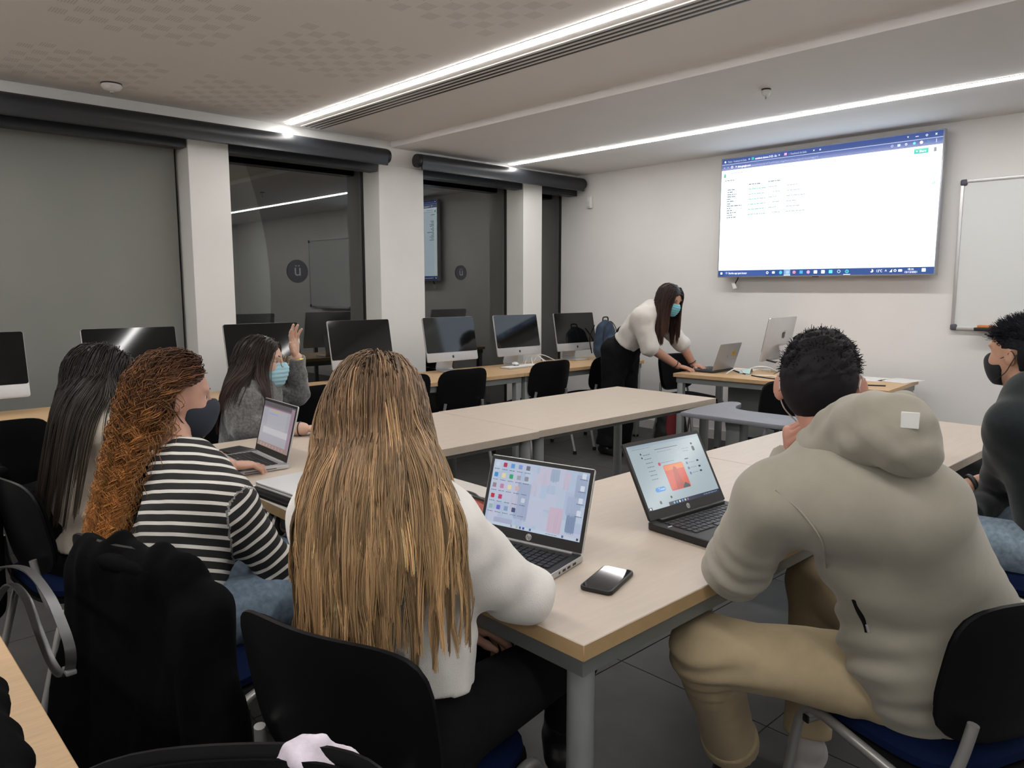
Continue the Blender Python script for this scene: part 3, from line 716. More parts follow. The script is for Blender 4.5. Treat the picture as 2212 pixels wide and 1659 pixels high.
def pic_desktop(S, w, h):
    S.rect(0, 0, w, h, (.45, .52, .66), 0)
    rnd = random.Random(3)
    for k in range(70):
        x, y = rnd.uniform(0, 1), rnd.uniform(0, 1); c = rnd.choice([(.42, .51, .66), (.47, .55, .69), (.49, .52, .66), (.40, .48, .64)])
        a, b = rnd.uniform(.02, .09) * w, rnd.uniform(.05, .22) * h
        S.rect(max(0, x * w - a), max(0, y * h - b), min(w, x * w + a), min(h, y * h + b), c, .00002 * (k % 8) + .00003)
    for x0, y0, x1, y1, c in ((.66, .05, .80, .42, (.55, .43, .54)), (.50, .72, .62, .98, (.52, .50, .62)), (.44, .55, .50, .75, (.50, .51, .64)), (.76, .72, .82, .97, (.52, .48, .60)), (.62, .80, .71, .98, (.33, .41, .55)), (.84, .10, .93, .38, (.20, .27, .42)), (.82, .35, .96, .62, (.36, .43, .58)), (.88, .62, .99, .95, (.33, .40, .55)), (.30, .15, .44, .70, (.34, .40, .56)), (.10, .03, .30, .12, (.36, .40, .55)), (.25, .28, .32, .5, (.49, .50, .63))):
        S.rr(x0 * w, y0 * h, x1 * w, y1 * h, .004, c, .00022)
        for q in range(9):
            xx = x0 + (x1 - x0) * rnd.random(); S.line(xx * w, (y0 - .02) * h, xx * w, (y0 + (y1 - y0) * rnd.uniform(.2, .9)) * h, .0012, [a * .93 for a in c], .00026)
    ic = [[(.55, .62, .72), (.45, .02, .08), (.1, .3, .65), (.2, .3, .6), (.15, .15, .2)], [(.03, .25, .6), (.75, .65, .35), (.02, .35, .15), (.3, .35, .4), (.25, .25, .3)], [(.3, .2, .25), (.5, .2, .35), (.75, .65, .35), (.6, .4, .4), (.15, .25, .5)],
          [(.45, .02, .05), (.5, .03, .12), None, (.05, .2, .45), (.55, .6, .7)], [(.25, .45, .4), (.12, .12, .5), (.2, .3, .5), (.04, .06, .15), None]]
    for r, row in enumerate(ic):
        for c, col in enumerate(row):
            x, y = (.045 + .083 * c) * w, (.93 - .165 * r) * h
            if col: (S.rr if (r + c) % 2 else S.rect)(*((x - .006, y - .006, x + .006, y + .006) + ((.002, col) if (r + c) % 2 else (col,))))
            S.fake(x - .009, y - .014, .018, .0028, (.08, .1, .16), seed=r * 7 + c)
    for k in range(4): S.rr(.95 * w - .006, (.90 - .18 * k) * h, .95 * w + .006, (.90 - .18 * k) * h + .014, .002, (.62, .68, .78)); S.fake(.95 * w - .011, (.885 - .18 * k) * h, .022, .0028, (.1, .12, .2), seed=90 + k)
    S.rect(0, 0, w, .045 * h, (.50, .58, .70), .0003)
    for u, c in ((.012, (.02, .03, .06)), (.30, (.3, .35, .45)), (.36, (.4, .4, .3)), (.395, (.05, .12, .3)), (.43, (.03, .06, .3)), (.50, (.04, .1, .35)), (.83, (.1, .12, .2)), (.975, (.03, .05, .1))): S.rect(u * w - .003, .012 * h, u * w + .003, .012 * h + .006, c, .0005)
    S.fake(.66 * w, .018 * h, .12 * w, .003, (.2, .24, .32), seed=5)
def pic_feed(S, w, h):
    S.rect(0, 0, w, h, (.36, .44, .48), 0)
    S.rect(.03 * w, .955 * h, w, h, (.30, .38, .44)); S.fake(.05 * w, .93 * h, .25 * w, .003, (.2, .25, .3), seed=1)
    S.rect(.34 * w, .875 * h, .66 * w, .882 * h, (.03, .05, .08)); S.rect(.34 * w, .74 * h, .66 * w, .87 * h, (.38, .45, .49)); S.fake(.36 * w, .83 * h, .2 * w, .004, (.25, .3, .34), seed=6)
    for k in range(7): S.fake(.17 * w, (.82 - .065 * k) * h, .09 * w, .0045, (.16, .2, .25), seed=10 + k)
    S.disc(.145 * w, .85 * h, .003, (.03, .04, .06)); S.disc(.145 * w, .79 * h, .003, (.03, .04, .06))
    S.rr(.165 * w, .235 * h, .30 * w, .305 * h, .007, (.03, .25, .62)); S.text('Tweet', .205 * w, .255 * h, .011, (.6, .75, .9), .0006)
    S.disc(.335 * w, .645 * h, .0055, (.5, .03, .1)); S.fake(.36 * w, .65 * h, .18 * w, .004, (.2, .25, .3), seed=30)
    S.rr(.37 * w, .20 * h, .64 * w, .61 * h, .006, (.58, .075, .04)); S.rect(.375 * w, .52 * h, .635 * w, .60 * h, (.68, .19, .05), .0004); S.poly([(.45 * w, .21 * h), (.56 * w, .21 * h), (.53 * w, .55 * h), (.50 * w, .57 * h), (.48 * w, .52 * h)], (.42, .06, .04), .0005)
    S.poly([(.53 * w, .205 * h), (.635 * w, .205 * h), (.62 * w, .25 * h), (.58 * w, .29 * h), (.55 * w, .25 * h)], (.03, .05, .06), .0006); S.poly([(.37 * w, .205 * h), (.44 * w, .205 * h), (.42 * w, .25 * h)], (.50, .06, .09), .0006)
    for (x0, y0, x1, y1) in ((.845, .845, .875, .88), (.845, .74, .88, .82), (.84, .56, .875, .59), (.84, .465, .875, .495), (.835, .39, .87, .42)): S.rr(x0 * w, y0 * h, x1 * w, y1 * h, .004, (.015, .02, .03))
    for k in range(3): S.disc(.70 * w, (.57 - .085 * k) * h, .0045, (.06, .15, .35)); S.fake(.725 * w, (.565 - .085 * k) * h, .09 * w, .004, (.22, .27, .32), seed=60 + k)
    S.fake(.69 * w, .63 * h, .06 * w, .006, (.05, .06, .08), seed=70); S.fake(.70 * w, .80 * h, .1 * w, .004, (.2, .25, .3), seed=71); S.fake(.70 * w, .76 * h, .08 * w, .004, (.2, .25, .3), seed=72)
    S.rect(.27 * w, .0, w, .055 * h, (.012, .02, .05), .0005); S.rect(0, 0, .045 * w, .045 * h, (.01, .02, .05), .0005); S.rr(.012 * w, .008 * h, .03 * w, .035 * h, .001, (.7, .75, .8), .0007)
    for k in range(6): S.disc((.34 + .038 * k) * w, .028 * h, .0035, [(.3, .5, .6), (.15, .4, .7), (.8, .8, .8), (.1, .3, .6), (.6, .6, .65), (.3, .1, .35)][k], .0007)
    S.fake(.76 * w, .02 * h, .2 * w, .005, (.2, .25, .35), .0007, seed=80); S.disc(.33 * w, .12 * h, .004, (.02, .02, .03)); S.disc(.175 * w, .08 * h, .005, (.03, .04, .05))
def pic_doc(S, w, h):
    S.rect(0, 0, w, h, (.33, .32, .36), 0); S.rect(0, .90 * h, w, h, (.10, .09, .10)); S.rect(.0, .87 * h, .9 * w, .90 * h, (.22, .12, .16))
    S.rect(.18 * w, .45 * h, .80 * w, .85 * h, (.36, .35, .39)); S.rect(.30 * w, .80 * h, .55 * w, .84 * h, (.45, .36, .22), .0004); S.fake(.2 * w, .74 * h, .3 * w, .008, (.25, .3, .5), seed=2)
    S.rect(.1 * w, .30 * h, .95 * w, .44 * h, (.44, .43, .45)); S.rect(0, 0, w, .10 * h, (.28, .20, .17)); 
    for k in range(8): S.rr((.1 + .1 * k) * w, .02 * h, (.15 + .1 * k) * w, .08 * h, .002, (.35, .28 - .01 * k, .25), .0005)
    S.rect(.90 * w, .1 * h, w, .97 * h, (.27, .19, .24), .0003)
l1, lid1, inf = laptop('open silver laptop with pastel desktop in front of the blonde woman', (1.245, 1.335, .7405), 12.5, .322, .222, 72, m_alu, m_deckk, m_alu, m_black, pic_desktop, .9, key=m_keyk)
hp_logo(lid1, inf[2])
link('hinge_bar', box_me((.098, 0, .020), (.012, .27, .006), .002), l1, m_alu)
link('spec_sticker', box_me((-.075, -.125, .0185), (.02, .028, .0006)), l1, m_white)
for k, (x, w_) in enumerate(((.06, .016), (.033, .014), (.010, .014), (-.012, .006))): link('port', box_me((x, -.1605, .009), (w_, .002, .006)), l1, m_black)
l2, lid2, inf = laptop('open black laptop with a social feed in front of the man in the hoodie', (1.879, 1.109, .7405), 86, .36, .25, 61, m_black, m_deckk, m_black, m_black, pic_feed, .95, th=.021, key=mat('key_lit', (.02, .02, .024), .4), lid_h=.235)
hp_logo(lid2, inf[2], .008)
link('hinge_bar', box_me((.100, 0, .026), (.014, .30, .010), .002), l2, m_deckk); link('key_light', box_me((.055, .163, .0225), (.004, .018, .0006)), l2, m_white)
l3, lid3, inf = laptop('open silver laptop with a document in front of the dark-haired woman', (1.215, 2.795, .7405), -4, .325, .227, 76, m_alu, m_alu, m_alu, m_black, pic_doc, 1.0, key=m_keyk)
link('disc_slot', box_me((-.0, -.1635, .009), (.12, .002, .002)), l3, m_black)
l4, lid4, inf = laptop('silver laptop the standing teacher types on, seen from behind', (5.50, 3.395, .7405), 272, .34, .235, 72, m_deckk, m_deckk, mat('laptop_grey', (.36, .35, .35), .4, metal=.4), m_black, pic_doc, .8, key=m_keyk)
S = Print(); S.disc(.115, -.0, .013, (.12, .13, .15)); S.ring(.115, 0, .013, .002, (.3, .4, .45), .0005); S.text('hp', .115, -.006, .018, (.5, .55, .6), .0006, shear=.25, align='CENTER')
for a in range(3): S.disc(.14 + .008 * math.cos(a * 2.1), -.085 + .014 * math.sin(a * 2.1), .02, (.55, .33, .03), .0003)
S.text('7', .14, -.095, .022, (.2, .10, .01), .0006, align='CENTER')
me = S.mesh(); me.transform(frame_mat((0, 0, -.0064), (1, 0, 0), (0, -1, 0), (0, 0, -1))); link('stickers', me, lid4, amat('logo_print', rough=.3))
# ------------------------------------------------------------------ small things on the tables
ph = thing('phone', 'black smartphone lying on the near table corner', 'phone', (1.325, 1.075, .7405), R(17))
link('case', prism_me(rrect(.152, .079, .014), 0, .0105, .003), ph, m_black); link('glass', prism_me(rrect(.142, .069, .010), .0105, .011), ph, mat('phone_glass', (.01, .01, .011), .05))
sl = thing('laptop_sleeve', 'black padded laptop sleeve under the white laptop', 'sleeve', (1.195, 2.20, .7405), R(4))
link('pad', prism_me(rrect(.27, .40, .03), 0, .026, .011), sl, mat('sleeve_black', (.008, .008, .008), .85, noise=.2, nscale=200, bump=.2, bscale=800))
link('zip', tube_me([(-.136, -.17, .013), (-.136, .17, .013)], .002, 6), sl, m_black)
wl = thing('closed_laptop', 'closed white laptop on the black sleeve', 'laptop', (1.205, 2.20, .767), R(4))
link('base', prism_me(rrect(.262, .375, .015), 0, .008, .002), wl, m_white); link('lid', prism_me(rrect(.262, .375, .015), .009, .017, .003), wl, mat('laptop_white', (.72, .73, .74), .3, spec=.5))
pc = thing('pencil_case', 'pink pencil case with black ribbon pull on the linking table', 'pencil case', (1.45, 1.61, .7405), R(-50))
link('pouch', rot_me(box_me((0, 0, .034), (.20, .075, .066), .028, 5), Matrix.Identity(4)), pc, mat('pink_leather', (.55, .15, .12), .55, noise=.06, nscale=60, bump=.15, bscale=500))
link('zip', tube_me([(-.09, 0, .068), (.09, 0, .068)], .0025, 6), pc, m_alu)
link('ribbon', tube_me(spline([(-.075, 0, .072), (-.10, .015, .078), (-.085, .03, .075), (-.06, .01, .074), (-.04, -.02, .072), (-.015, -.03, .07), (-.02, -.04, .07), (-.06, -.015, .073), (-.11, -.02, .079), (-.118, -.03, .076)]), .0045, 6), pc, m_black)
nb = thing('notebook', 'thin yellow notebook under the pencil case edge', 'notebook', (1.44, 1.55, .7405), R(-50)); link('cover', box_me((.0, -.045, .002), (.2, .10, .003), .0008), nb, mat('notebook_yellow', (.62, .48, .20), .6, noise=.05)); link('pages', box_me((.0, -.044, .0045), (.19, .092, .002)), nb, m_white)
wa = thing('wallet', 'small black wallet beside the silver laptop', 'wallet', (1.29, 3.03, .7405), R(10)); link('leather', box_me((0, 0, .008), (.10, .13, .016), .006, 3), wa, mat('wallet_black', (.012, .012, .013), .5, noise=.1, nscale=80)); link('seam', tube_me([(-.045, -.06, .0163), (.045, -.06, .0163)], .0008, 5), wa, m_steel)
# teacher desk clutter
cable('black_cable', [(5.63, 3.27, .745), (5.45, 3.05, .744), (5.32, 2.75, .744), (5.36, 2.3, .744), (5.5, 2.0, .744)], .006, m_black, 'black cable running along the front of the teacher desk')
for k, pts in enumerate(([(5.36, 3.17, .744), (5.40, 3.13, .78), (5.45, 3.10, .78), (5.47, 3.07, .744), (5.40, 2.98, .744), (5.48, 2.86, .744), (5.42, 2.75, .744)], [(5.75, 3.0, .744), (5.72, 2.95, .80), (5.70, 2.90, .83), (5.69, 2.85, .78), (5.70, 2.82, .744)], [(5.56, 3.14, .744), (5.60, 3.05, .79), (5.66, 2.98, .79), (5.78, 2.95, .75)])):
    cable('white_cable', pts, .005, m_white, ['long white cable curling along the front of the teacher desk', 'white cable standing up beside the silver computer stand', 'white cable lying over the folded mask on the teacher desk'][k], group='white cables on the teacher desk')
cable('monitor_cable', [(5.74, 3.035, .84), (5.78, 2.93, .82), (5.86, 2.88, .84), (5.98, 2.80, .83), (6.10, 2.74, .78), (6.16, 2.70, .746)], .008, m_black, 'bundle of dark cables behind the silver computer on the teacher desk')
for k, (x, y, a, lb) in enumerate(((5.72, 3.24, 10, 'white sheet of paper beside the teacher laptop'), (5.86, 2.25, 4, 'white sheet of paper at the right end of the teacher desk'), (5.92, 2.05, -8, 'printed leaflet at the right end of the teacher desk'))):
    tag(link('paper_sheet', box_me((0, 0, .001), (.297, .21, .001)), None, mat('paper', (.72, .70, .69), .7, noise=.02), (x, y, .7405), R(a)), lb, 'paper', 'papers on the teacher desk')
fm = thing('folded_mask', 'folded pale green face mask among the cables', 'mask', (5.55, 3.10, .7405), R(20))
bm = bmesh.new(); n = 10
pv = None
for i in range(n + 1):
    u = -1 + 2 * i / n; z = .035 * (1 - u * u) + .002
    ring = [bm.verts.new((u * .085, -.04, z)), bm.verts.new((u * .085, .04, z * .7 + .001)), bm.verts.new((u * .085, .04, z * .7 + .004)), bm.verts.new((u * .085, -.04, z + .003))]
    if pv:
        for k in range(4): bm.faces.new((pv[k], pv[(k + 1) % 4], ring[(k + 1) % 4], ring[k]))
    pv = ring
link('cloth', bm_mesh(bm, 'fm', 60), fm, mat('mask_green', (.45, .60, .58), .8)); link('ear_loop', tube_me(spline([(.085, 0, .004), (.13, .02, .003), (.12, -.03, .003), (.085, -.03, .004)]), .0015, 5), fm, m_white)
# ================================================================== signed-distance figures: primitives, smooth union, surface nets
def rc(a, b, ra, rb, k=.03, flat=None, front=None, capb=False, capa=False):
    """round cone a->b; flat<1 squashes it along 'front'"""
    return ('rc', np.asarray(a, float), np.asarray(b, float), ra, rb, k, flat, None if front is None else nrm(front), capb, capa)
def el(c, r, k=.02, rot=None): return ('el', np.asarray(c, float), np.asarray(r, float), k, np.eye(3) if rot is None else np.asarray(rot, float))
def sub(p): return ('sub', p)
def prim_k(p): return p[5] if p[0] == 'rc' else p[3]
def prim_eval(p, Q):
    if p[0] == 'rc':
        _, a, b, ra, rb, k, flat, fr, capb, capa = p
        ba = b - a; L2 = ba @ ba + 1e-12
        pa = Q - a
        t = np.clip((pa @ ba) / L2, 0, 1)
        q = pa - t[..., None] * ba
        if flat is not None:
            f = q @ fr; q = q + (f * (1 / flat - 1))[..., None] * fr
        d = np.sqrt((q * q).sum(-1)) - (ra + (rb - ra) * t)
        if flat is not None: d = d * (flat * .5 + .5)
        if capb: d = np.maximum(d, ((Q - b) @ ba) / math.sqrt(L2))
        if capa: d = np.maximum(d, -((Q - a) @ ba) / math.sqrt(L2))
        return d
    _, c, r, k, rot = p
    q = (Q - c) @ rot          # columns of rot are the local axes
    k0 = np.sqrt(((q / r) ** 2).sum(-1)); k1 = np.sqrt(((q / (r * r)) ** 2).sum(-1)) + 1e-9
    return k0 * (k0 - 1) / k1
def prim_box(p, m):
    if p[0] == 'rc':
        r = max(p[3], p[4]) + m; return np.minimum(p[1], p[2]) - r, np.maximum(p[1], p[2]) + r
    r = p[2].max() + m; return p[1] - r, p[1] + r
def smin(a, b, k):
    if k <= 0: return np.minimum(a, b)
    h = np.clip(.5 + .5 * (b - a) / k, 0, 1); return b + (a - b) * h - k * h * (1 - h)
def field_pts(prims, Q):
    d = np.full(Q.shape[:-1], 10.)
    for p in prims:
        if p[0] == 'sub': d = -smin(-d, prim_eval(p[1], Q), prim_k(p[1]))
        else: d = smin(d, prim_eval(p, Q), prim_k(p))
    return d
def wob(Q, amp, wl, seed=0):
    """soft fold noise"""
    rn = np.random.RandomState(seed); o = 0
    for i in range(5):
        w = rn.normal(size=3); w /= np.linalg.norm(w); f = 2 * PI / (wl * rn.uniform(.6, 1.5))
        v = rn.normal(size=3) * 1.3 / wl
        o = o + np.sin(f * (Q @ w) + 1.4 * np.sin(Q @ v * 2 + rn.uniform(0, 6)) + rn.uniform(0, 6))
    return amp * o / 2.2
def surf(prims, h, clip=(), noise=None, pad=.02, inflate=0, smooth=1):
    lo = np.min([prim_box(p[1] if p[0] == 'sub' else p, pad)[0] for p in prims if p[0] != 'sub'], 0) - inflate
    hi = np.max([prim_box(p[1] if p[0] == 'sub' else p, pad)[1] for p in prims if p[0] != 'sub'], 0) + inflate
    n = np.ceil((hi - lo) / h).astype(int) + 2
    ax = [lo[i] + h * np.arange(n[i]) for i in range(3)]
    D = np.full(n, .5, np.float64)
    for p in prims:
        sb = p[0] == 'sub'; q = p[1] if sb else p
        k = prim_k(q); a, b = prim_box(q, k + .03 + inflate)
        i0 = np.clip(np.floor((a - lo) / h).astype(int), 0, n); i1 = np.clip(np.ceil((b - lo) / h).astype(int) + 1, 0, n)
        if (i1 <= i0).any(): continue
        sl = tuple(slice(i0[i], i1[i]) for i in range(3))
        Q = np.stack(np.meshgrid(*[ax[i][sl[i]] for i in range(3)], indexing='ij'), -1)
        e = prim_eval(q, Q)
        D[sl] = -smin(-D[sl], e, k) if sb else smin(D[sl], e, k)
    if noise is not None or clip:
        near = np.argwhere(np.abs(D - inflate) < .12)
        Q = lo + near * h
        v = D[tuple(near.T)]
        if noise is not None: v = v + noise(Q)
        v = v - inflate
        for c in clip: v = np.maximum(v, c(Q))
        far = np.full(n, .5); far[D < inflate - .12] = -.5
        far[tuple(near.T)] = v
        if clip:
            deep = np.argwhere(D <= inflate - .12)
            if len(deep):
                Qd = lo + deep * h; vd = np.full(len(deep), -.5)
                for c in clip: vd = np.maximum(vd, c(Qd))
                far[tuple(deep.T)] = vd
        D = far
    else: D = D - inflate
    return nets(D, lo, h, smooth)
def nets(D, lo, h, smooth=1):
    S = D < 0
    n = np.array(D.shape) - 1
    acc = np.zeros(tuple(n) + (3,)); cnt = np.zeros(tuple(n))
    def c(i, j, k): return (slice(i, n[0] + i), slice(j, n[1] + j), slice(k, n[2] + k))
    corners = [(i, j, k) for i in (0, 1) for j in (0, 1) for k in (0, 1)]
    for a in corners:
        for axis in range(3):
            if a[axis]: continue
            b = list(a); b[axis] = 1; b = tuple(b)
            da, db = D[c(*a)], D[c(*b)]
            cr = S[c(*a)] != S[c(*b)]
            t = np.where(cr, da / np.where(cr, da - db, 1), 0)
            for q in range(3): acc[..., q] += np.where(cr, a[q] + (t if q == axis else 0), 0)
            cnt += cr
    act = cnt > 0
    idx = -np.ones(tuple(n), int); idx[act] = np.arange(act.sum())
    V_ = np.argwhere(act) + acc[act] / cnt[act][:, None]
    V_ = lo + V_ * h
    F = []
    for axis in range(3):
        u, v = (axis + 1) % 3, (axis + 2) % 3
        A = S; sl0 = [slice(None)] * 3; sl1 = [slice(None)] * 3
        sl0[axis] = slice(0, -1); sl1[axis] = slice(1, None)
        e = S[tuple(sl0)] != S[tuple(sl1)]
        E_ = np.argwhere(e)
        ok = (E_[:, u] > 0) & (E_[:, v] > 0) & (E_[:, u] < n[u]) & (E_[:, v] < n[v])
        E_ = E_[ok]
        du = np.zeros(3, int); du[u] = 1; dv_ = np.zeros(3, int); dv_[v] = 1
        q = np.stack([idx[tuple((E_ - du - dv_).T)], idx[tuple((E_ - dv_).T)], idx[tuple(E_.T)], idx[tuple((E_ - du).T)]], 1)
        flip = ~S[tuple(E_.T)]
        q[flip] = q[flip][:, ::-1]
        F.append(q)
    F = np.concatenate(F); F = F[(F >= 0).all(1)]
    for _ in range(smooth):
        s = np.zeros_like(V_); w = np.zeros(len(V_))
        for i in range(4):
            np.add.at(s, F[:, i], V_[F[:, (i + 1) % 4]] + V_[F[:, (i + 3) % 4]]); np.add.at(w, F[:, i], 2)
        V_ = np.where(w[:, None] > 0, .5 * V_ + .5 * s / np.maximum(w, 1)[:, None], V_)
    return V_, F
def to_mesh(VF, name='m', attr=None, col=None):
    if isinstance(VF, list):
        vs, fs, o = [], [], 0
        for v, f in VF: vs.append(v); fs.append(f + o); o += len(v)
        VF = (np.concatenate(vs), np.concatenate(fs))
    v, f = VF
    me = bpy.data.meshes.new(name)
    me.vertices.add(len(v)); me.vertices.foreach_set('co', np.ascontiguousarray(v, np.float32).ravel())
    k = f.shape[1]
    me.loops.add(f.size); me.loops.foreach_set('vertex_index', f.astype(np.int32).ravel())
    me.polygons.add(len(f)); me.polygons.foreach_set('loop_start', np.arange(0, f.size, k, dtype=np.int32))
    me.polygons.foreach_set('use_smooth', np.ones(len(f), bool))
    if attr is not None:
        a = me.attributes.new(attr[0], 'FLOAT', 'POINT'); a.data.foreach_set('value', np.ascontiguousarray(attr[1], np.float32))
    if col is not None:
        a = me.attributes.new('Col', 'FLOAT_COLOR', 'POINT')
        c4 = np.ones((len(v), 4), np.float32); c4[:, :3] = col; a.data.foreach_set('color', c4.ravel())
    me.update(); me.validate()
    return me
def frame(fwd, up=(0, 0, 1)):
    """columns: forward, left, up"""
    f = nrm(fwd); u = np.asarray(up, float); l = nrm(np.cross(u, f)); u = np.cross(f, l)
    return np.stack([f, l, u], 1)
def xf(pr, M, o):
    """move primitives given in a local frame"""
    out = []
    for p in pr:
        if p[0] == 'sub': out.append(('sub', xf([p[1]], M, o)[0]))
        elif p[0] == 'rc': out.append(('rc', M @ p[1] + o, M @ p[2] + o, p[3], p[4], p[5], p[6], None if p[7] is None else M @ p[7], p[8], p[9]))
        else: out.append(('el', M @ p[1] + o, p[2], p[3], M @ p[4]))
    return out
# ------------------------------------------------------------------ head and hand primitives (local: x forward, y left, z up)
def head_prims(s=1.0, jaw=1.0):
    P_ = [el((-.012, 0, .028), (.096, .076, .092), .02), el((.02, 0, .02), (.078, .068, .088), .03),
          el((.030, 0, -.048), (.062, .058, .060), .03), el((.052, 0, -.088), (.032, .030 * jaw, .026), .03),
          rc((.086, 0, .020), (.106, 0, -.022), .009, .0125, .012), el((.100, .010, -.027), (.010, .008, .008), .008), el((.100, -.010, -.027), (.010, .008, .008), .008),
          el((.088, 0, -.060), (.014, .024, .006), .008), el((.086, 0, -.071), (.013, .020, .006), .008),
          el((.060, .036, -.026), (.028, .022, .024), .02), el((.060, -.036, -.026), (.028, .022, .024), .02),
          el((.080, .030, .030), (.016, .024, .008), .012), el((.080, -.030, .030), (.016, .024, .008), .012)]
    for sgn in (1, -1):
        P_.append(sub(el((.096, sgn * .032, .006), (.016, .015, .009), .010)))
        er = np.array([[.94, .25 * sgn, .22], [-.25 * sgn, .96, 0], [-.22, -.05, .97]])
        P_ += [el((-.004, sgn * .078, -.004), (.020, .009, .032), .008, er), el((-.006, sgn * .072, -.02), (.012, .010, .014), .010)]
        P_.append(sub(el((.000, sgn * .088, .002), (.009, .006, .016), .005, er)))
    return P_
def hand_prims(curl=(20, 20, 20, 20), spread=4, thumb=(35, 15), side=1):
    """x to the fingers, z back of the hand, thumb on +y*side"""
    pr = [rc((-.012, 0, 0), (.018, 0, 0), .024, .024, .012, .62, (0, 0, 1)), el((.045, 0, 0), (.048, .041, .0155), .012), el((.030, .026 * side, -.006), (.032, .017, .015), .012)]
    base = [(.086, .029), (.091, .010), (.086, -.010), (.076, -.028)]; ln = [(.040, .024, .020), (.044, .028, .021), (.040, .026, .020), (.031, .020, .018)]
    rr = [.0088, .0092, .0088, .0078]
    for i in range(4):
        x, y = base[i]; y *= side; p = np.array([x - .012, y, 0.]); a = 0; sp = R(spread * (1.5 - i)) * side
        for j, L in enumerate(ln[i]):
            a += R(curl[i] * (1, 1.15, .8)[j])
            d = np.array([math.cos(a) * math.cos(sp), math.cos(a) * math.sin(sp), -math.sin(a)])
            q = p + d * (L + (.012 if j == 0 else 0)); pr.append(rc(p, q, rr[i] * (1.05 - .08 * j), rr[i] * (.98 - .10 * j), .005)); p = q
    p = np.array([.008, .026 * side, -.006]); a, b = R(thumb[0]), R(thumb[1])
    for j, L in enumerate((.042, .032, .025)):
        aa = a * (1 - .35 * j); d = np.array([math.cos(aa) * math.cos(b), side * math.sin(aa), -math.sin(b)]); q = p + nrm(d) * L
        pr.append(rc(p, q, .0125 - .0012 * j, .0115 - .0015 * j, .006)); p = q
    return pr
# ------------------------------------------------------------------ hair strands
def strands(name, parent, paths, r, cols, m, taper=.35):
    """paths: (N, T, 3); flat three-sided tubes joined into one mesh; cols (N, T, 3)"""
    N, T, _ = paths.shape
    tan = np.gradient(paths, axis=1); tan /= np.linalg.norm(tan, axis=2, keepdims=True) + 1e-9
    ref = np.zeros_like(tan); ref[..., 0] = .3; ref[..., 1] = .8; ref[..., 2] = .1
    s = np.cross(tan, ref); s /= np.linalg.norm(s, axis=2, keepdims=True) + 1e-9; u = np.cross(tan, s)
    rad = r * np.linspace(1, taper, T)[None, :, None] * np.ones((N, 1, 1)) if np.isscalar(r) else r[:, None, None] * np.linspace(1, taper, T)[None, :, None]
    ring = [paths + rad * (math.cos(a) * s + math.sin(a) * u) for a in (0, 2.094, 4.189)]
    Vt = np.stack(ring, 2).reshape(-1, 3); C = np.repeat(cols.reshape(-1, 3), 3, 0)
    b = (np.arange(N)[:, None] * T + np.arange(T - 1)[None, :]).ravel() * 3
    F = np.concatenate([np.stack([b + k, b + (k + 1) % 3, b + 3 + (k + 1) % 3, b + 3 + k], 1) for k in range(3)])
    return Vt, F, C
def drape(roots, dirs, T, step, colliders, grav=.16, off=.006, hug=8, rnd=None, wind=None, gh=1.0, wt=999, cb=None):
    """let strands fall and slide over the colliding bodies; returns (N, T, 3)"""
    N = len(roots); p = roots.copy(); d = dirs.copy(); out = [p.copy()]
    offs = off * (np.ones(N) if rnd is None else rnd.uniform(.4, 1.8, N))
    for t in range(1, T):
        gv = grav * (gh if t < hug * .6 else 1)
        d = d * (1 - gv) + np.array([0, 0, -1.]) * gv
        if wind is not None and t < wt: d = d + wind
        d /= np.linalg.norm(d, axis=1, keepdims=True)
        p = p + d * (step if np.isscalar(step) else step[:, None])
        for _ in range(2):
            dist = field_pts(colliders, p) - offs
            e = 1e-3; g = np.stack([field_pts(colliders, p + np.eye(3)[i] * e) - field_pts(colliders, p - np.eye(3)[i] * e) for i in range(3)], 1)
            g /= np.linalg.norm(g, axis=1, keepdims=True) + 1e-9
            push = np.maximum(0, -dist)[:, None]
            if t < hug: push = push - .55 * np.clip(dist, 0, .05)[:, None]
            p = p + g * push
        if cb is not None:
            dist = field_pts(cb[0], p) - offs; p = p + cb[1] * np.clip(-dist, 0, .06)[:, None] * 1.2
        d = p - out[-1]; d /= np.linalg.norm(d, axis=1, keepdims=True) + 1e-9
        out.append(p.copy())
    return np.stack(out, 1)
def clump(paths, nclump, rn, amt=.8, start=.25):
    """pull strands towards lock guides, more towards the tip"""
    N, T, _ = paths.shape; g = rn.choice(N, nclump, replace=False)
    mid = T // 2
    key = paths[:, mid]; D = ((key[:, None] - key[g][None]) ** 2).sum(-1); a = g[D.argmin(1)]
    w = np.clip((np.linspace(0, 1, T) - start) / (1 - start), 0, 1)[None, :, None] ** .8 * amt
    jit = rn.normal(scale=.0025, size=(N, 1, 3))
    return paths * (1 - w) + (paths[a] + jit) * w, a

def hit(prims, x, y, inflate=0, off=.001, noise=None):
    """where the line of sight of a photo pixel first meets a figure's surface"""
    d = P(x, y, Z=0) - _C; d = d / np.linalg.norm(d); t = .3
    for _ in range(120):
        q = (_C + d * t)[None]; v = field_pts(prims, q)[0] - inflate + (noise(q)[0] if noise else 0)
        if v < off: break
        t += max(v * .7, .0008)
    return _C + d * t
def folds(Q, c, axis, wl, rad, amp, ph=0):
    r = Q - np.asarray(c); s = r @ nrm(axis); w = np.exp(-(r * r).sum(-1) / (rad * rad))
    return amp * w * np.sin(2 * PI * s / wl + ph + 1.2 * np.sin(r @ V(9, 14, 7)))
def wobz(Q, amp, wl, seed=0, axis=(0, 0, 1), k=.22):
    """folds drawn out along an axis (hanging cloth)"""
    a = nrm(axis); s = (Q @ a)[:, None] * a
    return wob(Q - s * (1 - k), amp, wl, seed)
